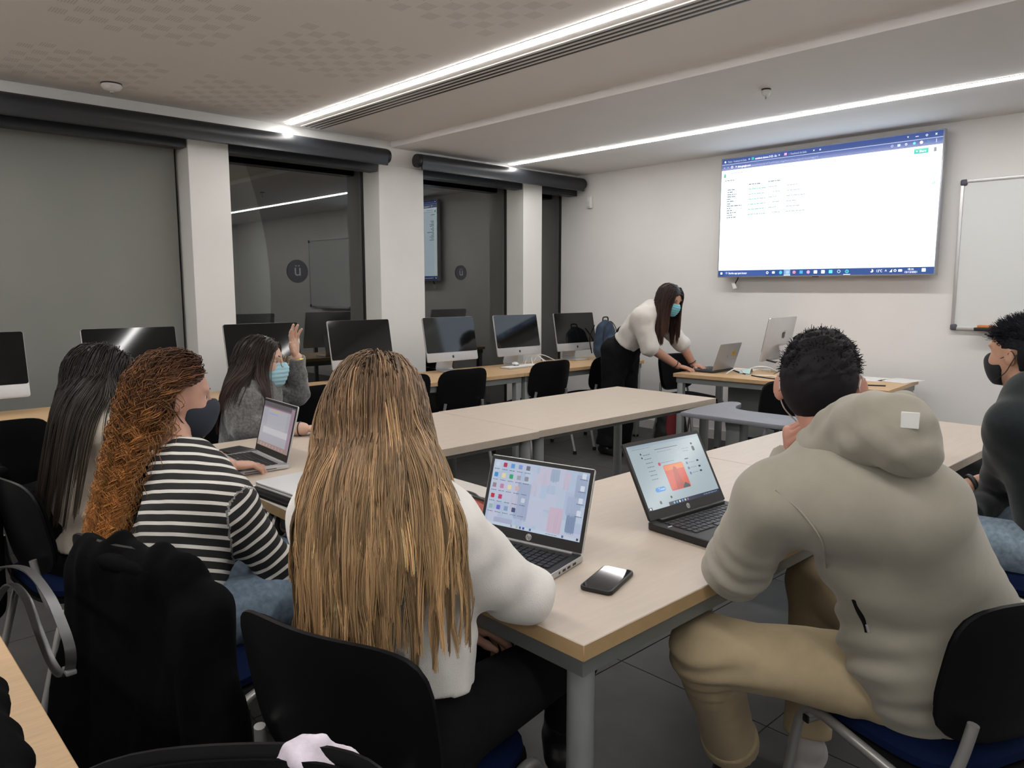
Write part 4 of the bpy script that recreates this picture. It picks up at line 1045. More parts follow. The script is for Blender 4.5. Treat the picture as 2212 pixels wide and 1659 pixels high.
# ================================================================== people
def skin_mat(name, col):
    return mat(name, col, .5, spec=.35, noise=.06, nscale=25, bump=.05, bscale=300)
def cloth(name, col, rough=.85, bump=.25, bscale=700, sheen=.15, noise=.06, nscale=120): return mat(name, col, rough, spec=.2, noise=noise, nscale=nscale, bump=bump, bscale=bscale, sheen=sheen)
def lerp(a, b, t): return np.asarray(a) * (1 - t) + np.asarray(b) * t
class J: pass
def mk(**k):
    j = J(); j.__dict__.update(k); return j
def torso_prims(j, t=0, g=1.0):
    mid = lerp(j.hp, j.ch, .5)
    if hasattr(j, 'mid'): mid = j.mid
    f = j.tf
    sl, sr = j.sh; c = lerp(sl, sr, .5)
    return [rc(j.hp, mid, .155 * g + t, .135 * g + t, .04, .70, f), rc(mid, j.ch, .135 * g + t, .150 * g + t, .05, .70, f), rc(j.ch, lerp(j.nb, c, .35), .145 * g + t, .085 + t, .05, .72, f),
            rc(lerp(sl, c, .12), lerp(c, j.nb, .3), .054 + t, .066 + t, .08), rc(lerp(sr, c, .12), lerp(c, j.nb, .3), .054 + t, .066 + t, .08), rc(c, j.nb, .075 + t, .058 + t * .8, .04)]
def arm_prims(j, i, t=0, frac=1.0, g=1.0, cuff=0, upto=None):
    s, e, w = j.sh[i], j.el[i], j.wr[i]
    pr = [rc(s, e, .049 * g + t, .042 * g + t * .9, .05)]
    if frac > 0: pr.append(rc(e, lerp(e, w, frac), .043 * g + t * .9, (.043 + (.030 - .043) * frac) * g + t * .7 + cuff, .02, capb=frac < 1.01 and t > 0))
    return pr
def leg_prims(j, i, t=0, frac=1.0, g=1.0, flare=0):
    h, k, a = j.hip[i], j.kn[i], j.an[i]
    pr = [rc(h, k, .085 * g + t, .060 * g + t, .03)]
    if frac > 0: pr.append(rc(k, lerp(k, a, frac), .060 * g + t, .042 * g + t + flare, .03, capb=t > 0))
    return pr
def foot_prims(j, i, t=0):
    a, b = j.an[i], j.toe[i]; d = nrm(b - a); heel = a + V(0, 0, -.035) - nrm(V(d[0], d[1], 0)) * .03
    return [rc(heel, b, .034 + t, .027 + t, .02), rc(a, heel, .040 + t, .034 + t, .02)]
def place_hand(j, i, wr, fwd, up, curl=(20, 20, 20, 20), spread=4, thumb=(35, 15), s=.92):
    """i: 0 left, 1 right; up = back of the hand"""
    M = frame(fwd, up); side = -1 if i == 0 else 1
    pr = hand_prims(curl, spread, thumb, side)
    pr = xf(pr, M * s, np.asarray(wr, float) + M[:, 0] * .018)
    out = []
    for p in pr:   # radii scale with the hand
        if p[0] == 'rc': out.append(('rc', p[1], p[2], p[3] * s, p[4] * s, p[5], p[6], p[7], p[8], p[9]))
        else: out.append(('el', p[1], p[2] * s, p[3], p[4] / s))
    return out
def person(label, j, skin, hands, hs=1.0, jaw=1.0, bodyh=.009, head_h=.004, loc=None, flare=False):
    base = loc if loc is not None else (j.hp[0], j.hp[1], 0)
    root = thing('person', label, 'person', base)
    j.HM = frame(j.hf, j.hu); j.hs = hs
    hd = [p for p in head_prims(1, jaw)]
    if flare: hd += [el((-.012, s * .086, -.012), (.009, .016, .032), .006) for s in (1, -1)]
    hp_ = xf(hd, j.HM * hs, j.H)
    hp_ = [(('sub', ('el', p[1][1], p[1][2] * hs, p[1][3], p[1][4] / hs)) if p[0] == 'sub' else (('rc', p[1], p[2], p[3] * hs, p[4] * hs, *p[5:]) if p[0] == 'rc' else ('el', p[1], p[2] * hs, p[3], p[4] / hs))) for p in hp_]
    j.headp = hp_
    neck = [rc(j.nb - V(0, 0, .03), j.H + j.HM @ V(-.025, 0, -.05) * hs, .057, .052, .03)]
    bp = torso_prims(j) + neck
    for i in (0, 1): bp += arm_prims(j, i) + leg_prims(j, i) + foot_prims(j, i)
    parts = [surf(bp, bodyh), surf(neck + hp_, head_h, smooth=1)]
    for h in hands: parts.append(surf(h + [], .0032))
    b = link('body', to_mesh(parts, 'body'), root, skin); unparent_keep(b, root)
    j.root = root
    return root
def unparent_keep(o, root):
    """geometry is in world coordinates: put it under its root without moving it"""
    o.parent = root; o.matrix_parent_inverse = Matrix.Translation(Vector(root.location)).inverted()
def part(name, VF, j, m, attr=None, col=None, parent=None):
    me = VF if isinstance(VF, bpy.types.Mesh) else to_mesh(VF, name, attr, col)
    o = link(name, me, None, m)
    o.parent = parent or j.root
    if parent is None: o.matrix_parent_inverse = Matrix.Translation(Vector(j.root.location)).inverted()
    return o
def hl(j, *p): return j.H + j.HM @ V(*p) * j.hs
def eyes(j, brow=(.03, .018, .012), iris=(.05, .03, .02)):
    for s in (1, -1):
        bm = bmesh.new(); bmesh.ops.create_uvsphere(bm, u_segments=14, v_segments=10, radius=.0125 * j.hs, matrix=Matrix.Translation(Vector(hl(j, .0745, s * .030, .006))))
        e = part('eye', bm_mesh(bm, 'eye', 180), j, mat('eye_white', (.62, .58, .55), .25))
        bm = bmesh.new(); bmesh.ops.create_uvsphere(bm, u_segments=12, v_segments=8, radius=.0062 * j.hs, matrix=Matrix.Translation(Vector(hl(j, .0830, s * .030, .006))))
        part('iris', bm_mesh(bm, 'iris', 180), j, mat('iris_%g' % iris[0], iris, .2))
        part('eyebrow', tube_me([hl(j, .098, s * .014, .026), hl(j, .0965, s * .030, .032), hl(j, .084, s * .048, .028)], .0032, 6, taper=[.8, 1, .4]), j, mat('brow_%g' % brow[0], brow, .8))
def face_mask(j, m, loop, z0=-.112, z1=-.006, x0=.016, puff=.009, pleat=True):
    pr = [el((.030, 0, -.048), (.064, .060, .060), .03), el((.052, 0, -.088), (.034, .033, .028), .03), rc((.070, 0, -.006), (.102, 0, -.026), .016, .018, .03), el((.070, 0, -.050), (.040, .040, .045), .03)]
    W_ = xf(pr, j.HM * j.hs, j.H); W_ = [(('rc', p[1], p[2], p[3] * j.hs, p[4] * j.hs, *p[5:]) if p[0] == 'rc' else ('el', p[1], p[2] * j.hs, p[3], p[4] / j.hs)) for p in W_]
    def loc(Q): return ((Q - j.H) @ j.HM) / j.hs
    clip = [lambda Q: loc(Q)[:, 2] - (z1 + .12 * np.clip(loc(Q)[:, 0] - .06, 0, 1)), lambda Q: z0 - loc(Q)[:, 2], lambda Q: x0 - loc(Q)[:, 0] + .25 * np.abs(loc(Q)[:, 2] + .055)]
    nz = (lambda Q: .0016 * np.sin(loc(Q)[:, 2] * 330)) if pleat else None
    o = part('face_mask', surf(W_, .0035, clip, nz, inflate=puff), j, m)
    for s in (1, -1):
        for za, zb in ((-.022, .014), (-.095, -.030)):
            part('ear_loop', tube_me(spline([hl(j, x0 + .022, s * .060, za), hl(j, .008, s * .078, (za + zb) / 2), hl(j, -.014, s * .086, zb), hl(j, -.026, s * .084, -.006)], 5), .0016, 5), j, loop)
    return o
def scalp(j, n, rn, front=.075, low=-.045, ear=.02):
    """root points and outward normals on the hair-bearing part of the skull (world)"""
    out = []; c = V(-.008, 0, .026); r = V(.098, .079, .094)
    while len(out) < n:
        d = rn.normal(size=(n * 3, 3)); d /= np.linalg.norm(d, axis=1, keepdims=True)
        p = c + d * r
        ok = np.where(p[:, 0] > ear, p[:, 2] > ear * 0 + front - .55 * np.abs(p[:, 1]), p[:, 2] > low + .35 * np.clip(p[:, 0] + .05, 0, 1))
        out += list(np.concatenate([p, d / r], 1)[ok])
    a = np.array(out[:n]); nn = a[:, 3:] / np.linalg.norm(a[:, 3:], axis=1, keepdims=True)
    return a[:, :3], nn
def hair_cap(j, m, grow=.010, front=.07, low=-.07, h=.005, noise=None, extra=(), x1=.03, earcut=False):
    pr = [el((-.010, 0, .028), (.098, .078, .094), .02), el((-.03, 0, -.01), (.075, .070, .075), .03)] + list(extra)
    W_ = xf(pr, j.HM * j.hs, j.H); W_ = [(('rc', p[1], p[2], p[3] * j.hs, p[4] * j.hs, *p[5:]) if p[0] == 'rc' else ('el', p[1], p[2] * j.hs, p[3], p[4] / j.hs)) for p in W_]
    def loc(Q): return ((Q - j.H) @ j.HM) / j.hs
    clip = [lambda Q: np.minimum(loc(Q)[:, 0] - x1 + 0, (front - .35 * np.abs(loc(Q)[:, 1])) - loc(Q)[:, 2] + 0 * Q[:, 0]) if False else np.where(loc(Q)[:, 0] > x1 - .03, np.minimum(loc(Q)[:, 0] - x1, front - .5 * np.abs(loc(Q)[:, 1]) - loc(Q)[:, 2]), -1.),
            lambda Q: low - loc(Q)[:, 2]]
    if earcut: clip.append(lambda Q: np.minimum(loc(Q)[:, 0] + .030, .020 - loc(Q)[:, 2]))
    return surf(W_, h, clip, noise, inflate=grow)
def add_hair(j, name, paths, r, cols, m, cap=None, capcol=(.02, .015, .01)):
    Vt, F, C = strands(name, j.root, paths, r, cols, m)
    if cap is not None:
        F = np.concatenate([F, cap[1] + len(Vt)]); Vt = np.concatenate([Vt, cap[0]])
        C = np.concatenate([C, np.tile(np.asarray(capcol, float), (len(cap[0]), 1))])
    return part(name, (Vt, F), j, m, col=C)
def long_hair(j, n, rn, T, step, colliders, side=.9, back=-.35, grav=.16, off=.007, nclump=120, amt=.75, front=.075, ear=.02, part_y=0.0, wind=None, lenvar=.18, start=.25, hug=9, gh=1.0, wt=999, cb=None):
    p, nn = scalp(j, n, rn, front, ear=ear)
    sgn = np.where(p[:, 1] > part_y + rn.normal(scale=.006, size=n), 1, -1)
    fr_ = np.clip((p[:, 0] + .05) / .09, 0, 1)
    d = np.stack([back - .5 * (1 - fr_), sgn * side * (.12 + .88 * fr_) + p[:, 1] * 5, -.25 - .6 * (1 - fr_)], 1)
    d = d - (d * nn).sum(1, keepdims=True) * nn; d /= np.linalg.norm(d, axis=1, keepdims=True) + 1e-9
    roots = (p * j.hs) @ j.HM.T + j.H; dirs = d @ j.HM.T
    st = step * rn.uniform(1 - lenvar, 1 + lenvar * .4, n)
    paths = drape(roots, dirs, T, st, colliders, grav, off, hug, rnd=rn, wind=wind, gh=gh, wt=wt, cb=cb)
    paths, lock = clump(paths, nclump, rn, amt, start)
    return paths, lock
def bulk(j, back=.02, r=(.095, .11, .15), drop=.11, k=.05): return [el(j.H + j.HM @ V(-back, 0, 0) - V(0, 0, drop), r, k, j.HM)]
def wavy(paths, lock, rn, amp=.007, n=2.2):
    N, T, _ = paths.shape; ids = np.unique(lock, return_inverse=True)[1]; K = ids.max() + 1
    t = np.linspace(0, 1, T)[None, :, None]; d = rn.normal(size=(K, 1, 3)); d[..., 2] *= .2; ph = rn.uniform(0, 6.28, (K, 1, 1)); f = rn.uniform(.6, 1.4, (K, 1, 1)) * n
    w = amp * d * np.sin(6.28 * f * t + ph) * np.clip(t * 3 - .3, 0, 1)
    return paths + w[ids]
m_hair = amat('hair_strand', rough=.42, spec=.35)
m_hairm = amat('hair_strand_matte', rough=.6, spec=.15)
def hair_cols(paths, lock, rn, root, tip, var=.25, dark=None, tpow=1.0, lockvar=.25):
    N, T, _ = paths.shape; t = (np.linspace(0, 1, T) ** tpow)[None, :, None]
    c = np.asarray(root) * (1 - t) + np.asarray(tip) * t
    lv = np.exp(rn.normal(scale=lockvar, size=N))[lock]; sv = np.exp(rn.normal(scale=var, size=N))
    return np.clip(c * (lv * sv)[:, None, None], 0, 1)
def garment(name, j, prims, m, h=.008, hem=None, noise=None, extra=(), attr=None, inflate=0, clip=()):
    VF = surf(list(prims) + list(extra), h, list(clip) + ([hem] if hem else []), noise, inflate=inflate)
    return part(name, VF, j, m, None if attr is None else (attr[0], attr[1](VF[0])))
def plane_clip(o, n):
    o = np.asarray(o, float); n = nrm(n)
    return lambda Q: (Q - o) @ n        # keeps the side where this is negative

m_den = cloth('denim', (.16, .22, .29), .85, .3, 900, .1, .25, 60)
m_denp = cloth('denim_pale', (.22, .29, .36), .85, .3, 900, .1, .25, 60)
m_blk = cloth('black_cloth', (.006, .006, .007), .9, .3, 500, 0, .2, 60)
m_shoe = mat('black_leather', (.010, .010, .011), .28, spec=.5, bump=.1, bscale=200)
m_maskb = cloth('mask_blue', (.36, .60, .70), .8, .1, 600, .1, .03)
m_maskk = cloth('mask_black', (.010, .012, .016), .8, .1, 600, .1, .1)
m_maskw = cloth('mask_white', (.70, .71, .72), .8, .1, 600, .1, .03)
m_loopw = mat('ear_loop_white', (.75, .75, .75), .7)
m_loopk = mat('ear_loop_black', (.012, .012, .013), .7)

# ------------------------------------------------------------------ A: blonde woman, back to the viewer
rn = np.random.RandomState(11)
A = mk(H=P(815, 905, X=.84), hf=az(40), hu=V(.0, .03, 1), tf=az(32), nb=V(.81, 1.225, 1.045), ch=V(.82, 1.215, .90), hp=V(.81, 1.205, .54),
       sh=(V(.755, 1.34, .955), V(.86, 1.10, .955)), el=(V(.90, 1.47, .77), V(1.035, 1.055, .80)), wr=(V(1.04, 1.30, .655), V(1.02, 1.27, .775)),
       hip=(V(.79, 1.30, .53), V(.87, 1.14, .53)), kn=(V(1.22, 1.38, .555), V(1.26, 1.13, .57)), an=(V(1.26, 1.40, .10), V(1.40, 1.28, .23)), toe=(V(1.40, 1.44, .035), V(1.50, 1.38, .13)))
handL = place_hand(A, 0, A.wr[0], V(.75, -.62, -.25), V(.1, .25, .95), (22, 26, 30, 34))
handR = place_hand(A, 1, A.wr[1], V(.2, .95, -.1), V(0, .1, 1), (30, 34, 38, 40))
person('woman with long blonde hair in white jumper, back to viewer', A, skin_mat('skin_a', (.52, .30, .22)), [handL, handR])
m_wj = cloth('white_wool', (.84, .82, .79), .9, .45, 420, .35, .02, 60)
nzA = lambda Q: wob(Q, .004, .13, 3)
hemA = plane_clip((.80, 1.2, .655), (-.1, 0, -1))
garment('jumper', A, torso_prims(A, .022) + arm_prims(A, 0, .022, .72) + arm_prims(A, 1, .020, .62, cuff=.004), m_wj, .007, hemA, nzA)
garment('trousers', A, [rc(A.hp - V(0, 0, .02), A.hp + V(0, 0, .06), .17, .15, .03, .72, A.tf)] + leg_prims(A, 0, .006, 1.0) + leg_prims(A, 1, .006, .97), m_blk, .009)
for i in (0, 1):
    o = part('boot', surf(foot_prims(A, i, .014) + [rc(A.an[i], lerp(A.an[i], A.kn[i], .28), .052, .054, .02, capb=True)], .007), A, m_shoe)
    d = A.toe[i] - A.an[i]; hl_ = A.an[i] + V(0, 0, -.07) - nrm(V(d[0], d[1], 0)) * .03
    part('sole', surf([rc(hl_ + V(0, 0, -.012), A.toe[i] + V(0, 0, -.03), .042, .036, .02, .5, nrm(np.cross(np.cross(d, V(0, 0, 1)), d)))], .007), A, m_black, parent=o)
    for q in range(4): part('lace', tube_me([lerp(A.an[i], A.toe[i], .25 + .14 * q) + V(-.02, .02, .045 - .006 * q), lerp(A.an[i], A.toe[i], .25 + .14 * q) + V(.02, -.02, .045 - .006 * q)], .003, 5), A, m_blk, parent=o)
colA = A.headp[:3] + bulk(A, .03, (.10, .120, .18), .14) + torso_prims(A, .030) + [rc(A.sh[1], lerp(A.sh[1], A.el[1], .15), .070, .07, .05), el(A.ch + A.tf * -.05, (.12, .17, .2), .05, frame(A.tf))]
paths, lock = long_hair(A, 6000, rn, 27, .0188, colA, side=.55, back=-.75, grav=.26, off=.012, nclump=260, amt=.72, lenvar=.24, hug=12, wind=-.055 * az(58), wt=14)
lx = V(-math.sin(R(50)), math.cos(R(50)), 0); lat = (paths - A.H) @ lx; al = np.abs(lat)
nl = np.where(al > .115, .115 + (al - .115) * .42, al); paths = paths + (np.sign(lat) * (nl - al))[..., None] * lx - ((al - nl) * .75)[..., None] * az(54)
paths = wavy(paths, lock, rn, .0060, 1.8)
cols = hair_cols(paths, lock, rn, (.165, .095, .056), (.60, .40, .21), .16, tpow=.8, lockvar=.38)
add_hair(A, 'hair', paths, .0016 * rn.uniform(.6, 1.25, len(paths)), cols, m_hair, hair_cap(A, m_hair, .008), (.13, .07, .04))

# ------------------------------------------------------------------ B: curly-haired woman in a striped top
rn = np.random.RandomState(12)
B = mk(H=P(376, 862, X=.815), hf=V(.99, -.14, -.05), hu=V(.08, 0, 1), tf=nrm(V(.93, .08, -.35)), nb=V(.775, 2.215, .915), ch=V(.755, 2.13, .785), hp=V(.67, 2.06, .54),
       sh=(V(.78, 2.36, .84), V(.815, 1.995, .83)), el=(V(.97, 2.44, .69), V(.935, 1.955, .625)), wr=(V(1.10, 2.22, .665), V(1.125, 1.90, .665)),
       hip=(V(.72, 2.16, .53), V(.74, 1.97, .53)), kn=(V(1.16, 2.2, .56), V(1.17, 1.93, .56)), an=(V(1.18, 2.22, .09), V(1.19, 1.95, .09)), toe=(V(1.33, 2.22, .03), V(1.34, 1.95, .03)))
person('woman with long copper curls in a black-and-white striped top', B, skin_mat('skin_b', (.58, .33, .25)), [place_hand(B, 0, B.wr[0], V(.3, -.95, 0), V(0, 0, 1), (35, 38, 40, 42)), place_hand(B, 1, B.wr[1], V(.4, .9, 0), V(0, 0, 1), (35, 38, 40, 42))])
def stripe_mat():
    m = bpy.data.materials.new('striped_jersey'); m.use_nodes = True; nt = m.node_tree; L = nt.links; b = nt.nodes['Principled BSDF']
    a = nt.nodes.new('ShaderNodeAttribute'); a.attribute_name = 'st'
    w = nt.nodes.new('ShaderNodeMath'); w.operation = 'FRACT'; L.new(a.outputs['Fac'], w.inputs[0])
    c = nt.nodes.new('ShaderNodeMath'); c.operation = 'LESS_THAN'; c.inputs[1].default_value = .33; L.new(w.outputs[0], c.inputs[0])
    mx = nt.nodes.new('ShaderNodeMix'); mx.data_type = 'RGBA'; mx.inputs[6].default_value = (.010, .010, .011, 1); mx.inputs[7].default_value = (.66, .64, .60, 1)
    L.new(c.outputs[0], mx.inputs[0]); L.new(mx.outputs[2], b.inputs['Base Color']); b.inputs['Roughness'].default_value = .85
    n = nt.nodes.new('ShaderNodeTexNoise'); n.inputs['Scale'].default_value = 500; bp = nt.nodes.new('ShaderNodeBump'); bp.inputs['Strength'].default_value = .2; bp.inputs['Distance'].default_value = .001
    L.new(n.outputs['Fac'], bp.inputs['Height']); L.new(bp.outputs[0], b.inputs['Normal'])
    return m
def stripe(j, period, sw=1.0):
    def f(Vv):
        ax = nrm(j.ch - j.hp); best = np.abs(prim_eval(torso_prims(j, .012)[1], Vv)); tor = np.minimum(best, np.minimum(field_pts(torso_prims(j, .012), Vv) + .012, 9))
        val = ((Vv - j.hp) @ ax) / period; dd = tor
        for i in (0, 1):
            s, e, w = j.sh[i], j.el[i], j.wr[i]; L1 = np.linalg.norm(e - s)
            s2 = lerp(s, e, .06)
            d1 = prim_eval(rc(s2, e, .052, .046), Vv) - .004; v1 = ((Vv - s) @ nrm(e - s)) / period + .3
            d2 = prim_eval(rc(e, w, .046, .034), Vv); v2 = (L1 + (Vv - e) @ nrm(w - e)) / period + .3
            va = np.where(d1 < d2, v1, v2); da = np.minimum(d1, d2)
            val = np.where(da < dd, va, val); dd = np.minimum(dd, da)
        return val
    return f
garment('striped_top', B, torso_prims(B, .014) + arm_prims(B, 0, .014, .95) + arm_prims(B, 1, .016, .95), stripe_mat(), .006, plane_clip((.69, 2.05, .56), (0, 0, -1)), lambda Q: wob(Q, .0035, .11, 8), attr=('st', stripe(B, .0285)))
garment('jeans', B, [rc(B.hp - V(0, 0, .02), B.hp + V(0, 0, .05), .175, .155, .03, .75, az(0))] + leg_prims(B, 0, .012, .97) + leg_prims(B, 1, .016, .97), m_den, .009, None, lambda Q: wob(Q, .003, .09, 5))
for i in (0, 1): part('shoe', surf(foot_prims(B, i, .010), .009), B, m_shoe)
eyes(B, (.03, .015, .01)); face_mask(B, mat('mask_navy', (.018, .026, .042), .8, bump=.1), m_loopk, z0=-.118, z1=-.010, puff=.012, pleat=False)
colB = B.headp[:3] + bulk(B, .045, (.095, .105, .16), .12) + torso_prims(B, .02)
paths, lock = long_hair(B, 3600, rn, 58, .0112, colB, side=.30, back=-1.2, grav=.15, off=.019, nclump=190, amt=.5, front=.088, ear=-.02, wind=V(-.045, .004, 0), lenvar=.2, hug=22, gh=.35)
N, T, _ = paths.shape
tt = np.linspace(0, 1, T)[None, :]; ph0 = rn.uniform(0, 6.28, 170 + 1); ids = np.unique(lock, return_inverse=True)[1]
phs = rn.uniform(0, 6.28, ids.max() + 1)[ids] + rn.normal(scale=.5, size=N); fr = rn.uniform(8, 13, ids.max() + 1)[ids]; sg = rn.choice([-1, 1], ids.max() + 1)[ids]
amp = (.002 + .0115 * np.clip(tt * 2.2, 0, 1)) * rn.uniform(.6, 1.35, (N, 1))
tan = np.gradient(paths, axis=1); tan /= np.linalg.norm(tan, axis=2, keepdims=True) + 1e-9
s_ = np.cross(tan, V(.3, .9, .2)); s_ /= np.linalg.norm(s_, axis=2, keepdims=True) + 1e-9; u_ = np.cross(tan, s_)
a_ = sg[:, None] * (fr[:, None] * 6.283 * tt * .8) + phs[:, None]
paths = paths + s_ * (amp * np.cos(a_))[..., None] + u_ * (amp * np.sin(a_))[..., None]
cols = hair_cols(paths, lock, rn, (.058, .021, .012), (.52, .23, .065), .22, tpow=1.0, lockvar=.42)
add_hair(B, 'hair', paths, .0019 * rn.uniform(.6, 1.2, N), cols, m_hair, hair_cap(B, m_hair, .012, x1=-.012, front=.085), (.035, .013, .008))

# ------------------------------------------------------------------ C: woman with long dark straight hair
rn = np.random.RandomState(13)
Cc = mk(H=P(222, 822, X=.77), hf=V(.97, -.22, -.05), hu=V(.05, 0, 1), tf=az(-3), nb=V(.72, 2.87, .985), ch=V(.72, 2.86, .84), hp=V(.65, 2.86, .54),
        sh=(V(.73, 3.04, .95), V(.74, 2.68, .95)), el=(V(.88, 3.12, .72), V(.90, 2.64, .72)), wr=(V(1.085, 3.07, .775), V(1.085, 2.635, .785)),
        hip=(V(.66, 2.95, .53), V(.66, 2.77, .53)), kn=(V(1.1, 2.98, .56), V(1.1, 2.76, .56)), an=(V(1.1, 2.98, .09), V(1.1, 2.76, .09)), toe=(V(1.25, 2.98, .03), V(1.25, 2.76, .03)))
person('woman with very long straight dark hair in a cream jumper', Cc, skin_mat('skin_c', (.56, .33, .25)),
       [place_hand(Cc, 0, Cc.wr[0], V(.96, -.12, -.08), V(.05, 0, 1), (14, 18, 22, 26)), place_hand(Cc, 1, Cc.wr[1], V(.97, .06, -.07), V(.08, 0, 1), (16, 20, 26, 30), thumb=(30, 20))])
garment('jumper', Cc, torso_prims(Cc, .02) + arm_prims(Cc, 0, .018, .70) + arm_prims(Cc, 1, .018, .62), cloth('cream_wool', (.50, .45, .38), .9, .5, 300, .3, .06, 40), .008, plane_clip((.65, 2.86, .56), (0, 0, -1)), lambda Q: wob(Q, .005, .11, 21))
garment('trousers', Cc, [rc(Cc.hp - V(0, 0, .02), Cc.hp + V(0, 0, .05), .17, .15, .03, .75, az(0))] + leg_prims(Cc, 0, .01, .97) + leg_prims(Cc, 1, .01, .97), m_blk, .011)
for i in (0, 1): part('shoe', surf(foot_prims(Cc, i, .010), .010), Cc, m_shoe)
eyes(Cc); face_mask(Cc, m_maskw, m_loopw)
colC = Cc.headp[:3] + bulk(Cc, .03, (.10, .115, .17), .13) + torso_prims(Cc, .024)
paths, lock = long_hair(Cc, 2600, rn, 26, .0240, colC, side=.75, back=-.5, grav=.30, off=.012, nclump=110, amt=.7, wind=V(-.055, .01, 0), hug=11)
cols = hair_cols(paths, lock, rn, (.016, .013, .011), (.042, .030, .022), .22, lockvar=.3)
add_hair(Cc, 'hair', paths, .0021 * rn.uniform(.6, 1.2, len(paths)), cols, m_hair, hair_cap(Cc, m_hair, .010), (.012, .010, .009))

# ------------------------------------------------------------------ D: woman in grey raising her left hand
rn = np.random.RandomState(14)
D = mk(H=P(563, 785, Y=3.55), hf=V(.72, -.68, .05), hu=V(.02, 0, 1), tf=az(-45), nb=V(1.60, 3.56, .925), ch=V(1.60, 3.57, .80), hp=V(1.57, 3.62, .54),
       sh=(V(1.74, 3.69, .895), V(1.50, 3.43, .895)), el=(P(642, 850, Y=3.60), V(1.49, 3.40, .765)), wr=(P(640, 772, Y=3.57), P(655, 926, Z=.775)),
       hip=(V(1.63, 3.68, .53), V(1.51, 3.56, .53)), kn=(V(1.92, 3.36, .56), V(1.79, 3.24, .56)), an=(V(1.95, 3.34, .09), V(1.80, 3.22, .09)), toe=(V(2.05, 3.23, .03), V(1.91, 3.11, .03)))
person('woman in a fuzzy grey jumper and glasses raising her hand', D, skin_mat('skin_d', (.62, .40, .31)),
       [place_hand(D, 0, D.wr[0], P(630, 705, Y=3.54) - D.wr[0], V(-.5, .85, 0), (10, 8, 10, 14), 9, (38, 10)), place_hand(D, 1, D.wr[1], V(.9, -.35, -.05), V(0, 0, 1), (18, 20, 24, 28))], hs=1.06)
garment('jumper', D, torso_prims(D, .026, 1.0) + arm_prims(D, 0, .020, 1.0) + arm_prims(D, 1, .030, .78), cloth('grey_fuzz', (.135, .138, .135), .95, 1.0, 160, .5, .40, 90), .008, plane_clip((1.57, 3.6, .56), (0, 0, -1)), lambda Q: wob(Q, .006, .10, 31))
garment('trousers', D, [rc(D.hp - V(0, 0, .02), D.hp + V(0, 0, .05), .17, .15, .03, .75, D.tf)] + leg_prims(D, 0, .01, .97) + leg_prims(D, 1, .01, .97), m_blk, .011)
for i in (0, 1): part('shoe', surf(foot_prims(D, i, .010), .010), D, m_shoe)
eyes(D); face_mask(D, m_maskb, m_loopw, x0=.024)
for s in (1, -1):
    c_ = [hl(D, .113, s * .034 + .025 * math.cos(a), .004 + .023 * math.sin(a)) for a in np.linspace(0, 2 * PI, 18, endpoint=False)]
    part('glasses_rim', tube_me(c_, .0018, 6, closed=True), D, mat('gold_wire', (.30, .20, .10), .3, metal=.8))
    part('glasses_temple', tube_me([hl(D, .113, s * .060, .008), hl(D, .05, s * .077, .010), hl(D, -.01, s * .082, .004)], .0014, 5), D, MATS['gold_wire'])
part('glasses_bridge', tube_me([hl(D, .113, .009, .008), hl(D, .116, 0, .012), hl(D, .113, -.009, .008)], .0016, 5), D, MATS['gold_wire'])
wl_ = lerp(D.wr[0], D.el[0], .02); ax = nrm(D.wr[0] - D.el[0]); s1 = nrm(np.cross(ax, V(1, 0, 0))); s2 = np.cross(ax, s1)
part('bracelet', tube_me([wl_ + (s1 * math.cos(a) + s2 * math.sin(a)) * .037 for a in np.linspace(0, 2 * PI, 20, endpoint=False)], .0035, 6, closed=True), D, mat('gold', (.75, .5, .12), .25, metal=.9))
wr_ = lerp(D.wr[1], D.el[1], .05); ax = nrm(D.wr[1] - D.el[1]); s1 = nrm(np.cross(ax, V(0, 0, 1))); s2 = np.cross(ax, s1)
part('wristband', tube_me([wr_ + (s1 * math.cos(a) + s2 * math.sin(a)) * .032 for a in np.linspace(0, 2 * PI, 18, endpoint=False)], .003, 6, closed=True), D, m_black)
colD = D.headp[:3] + bulk(D, .04, (.10, .105, .14), .10) + torso_prims(D, .028) + arm_prims(D, 1, .03, .2) + arm_prims(D, 0, .03, .2)
paths, lock = long_hair(D, 1900, rn, 22, .0172, colD, side=.7, back=-.75, grav=.28, off=.010, nclump=70, amt=.45, wind=V(-.03, .02, 0), hug=10)
cols = hair_cols(paths, lock, rn, (.022, .015, .012), (.050, .026, .020), .18, lockvar=.2)
add_hair(D, 'hair', paths, .0026 * rn.uniform(.6, 1.2, len(paths)), cols, m_hair, hair_cap(D, m_hair, .014), (.018, .012, .010))

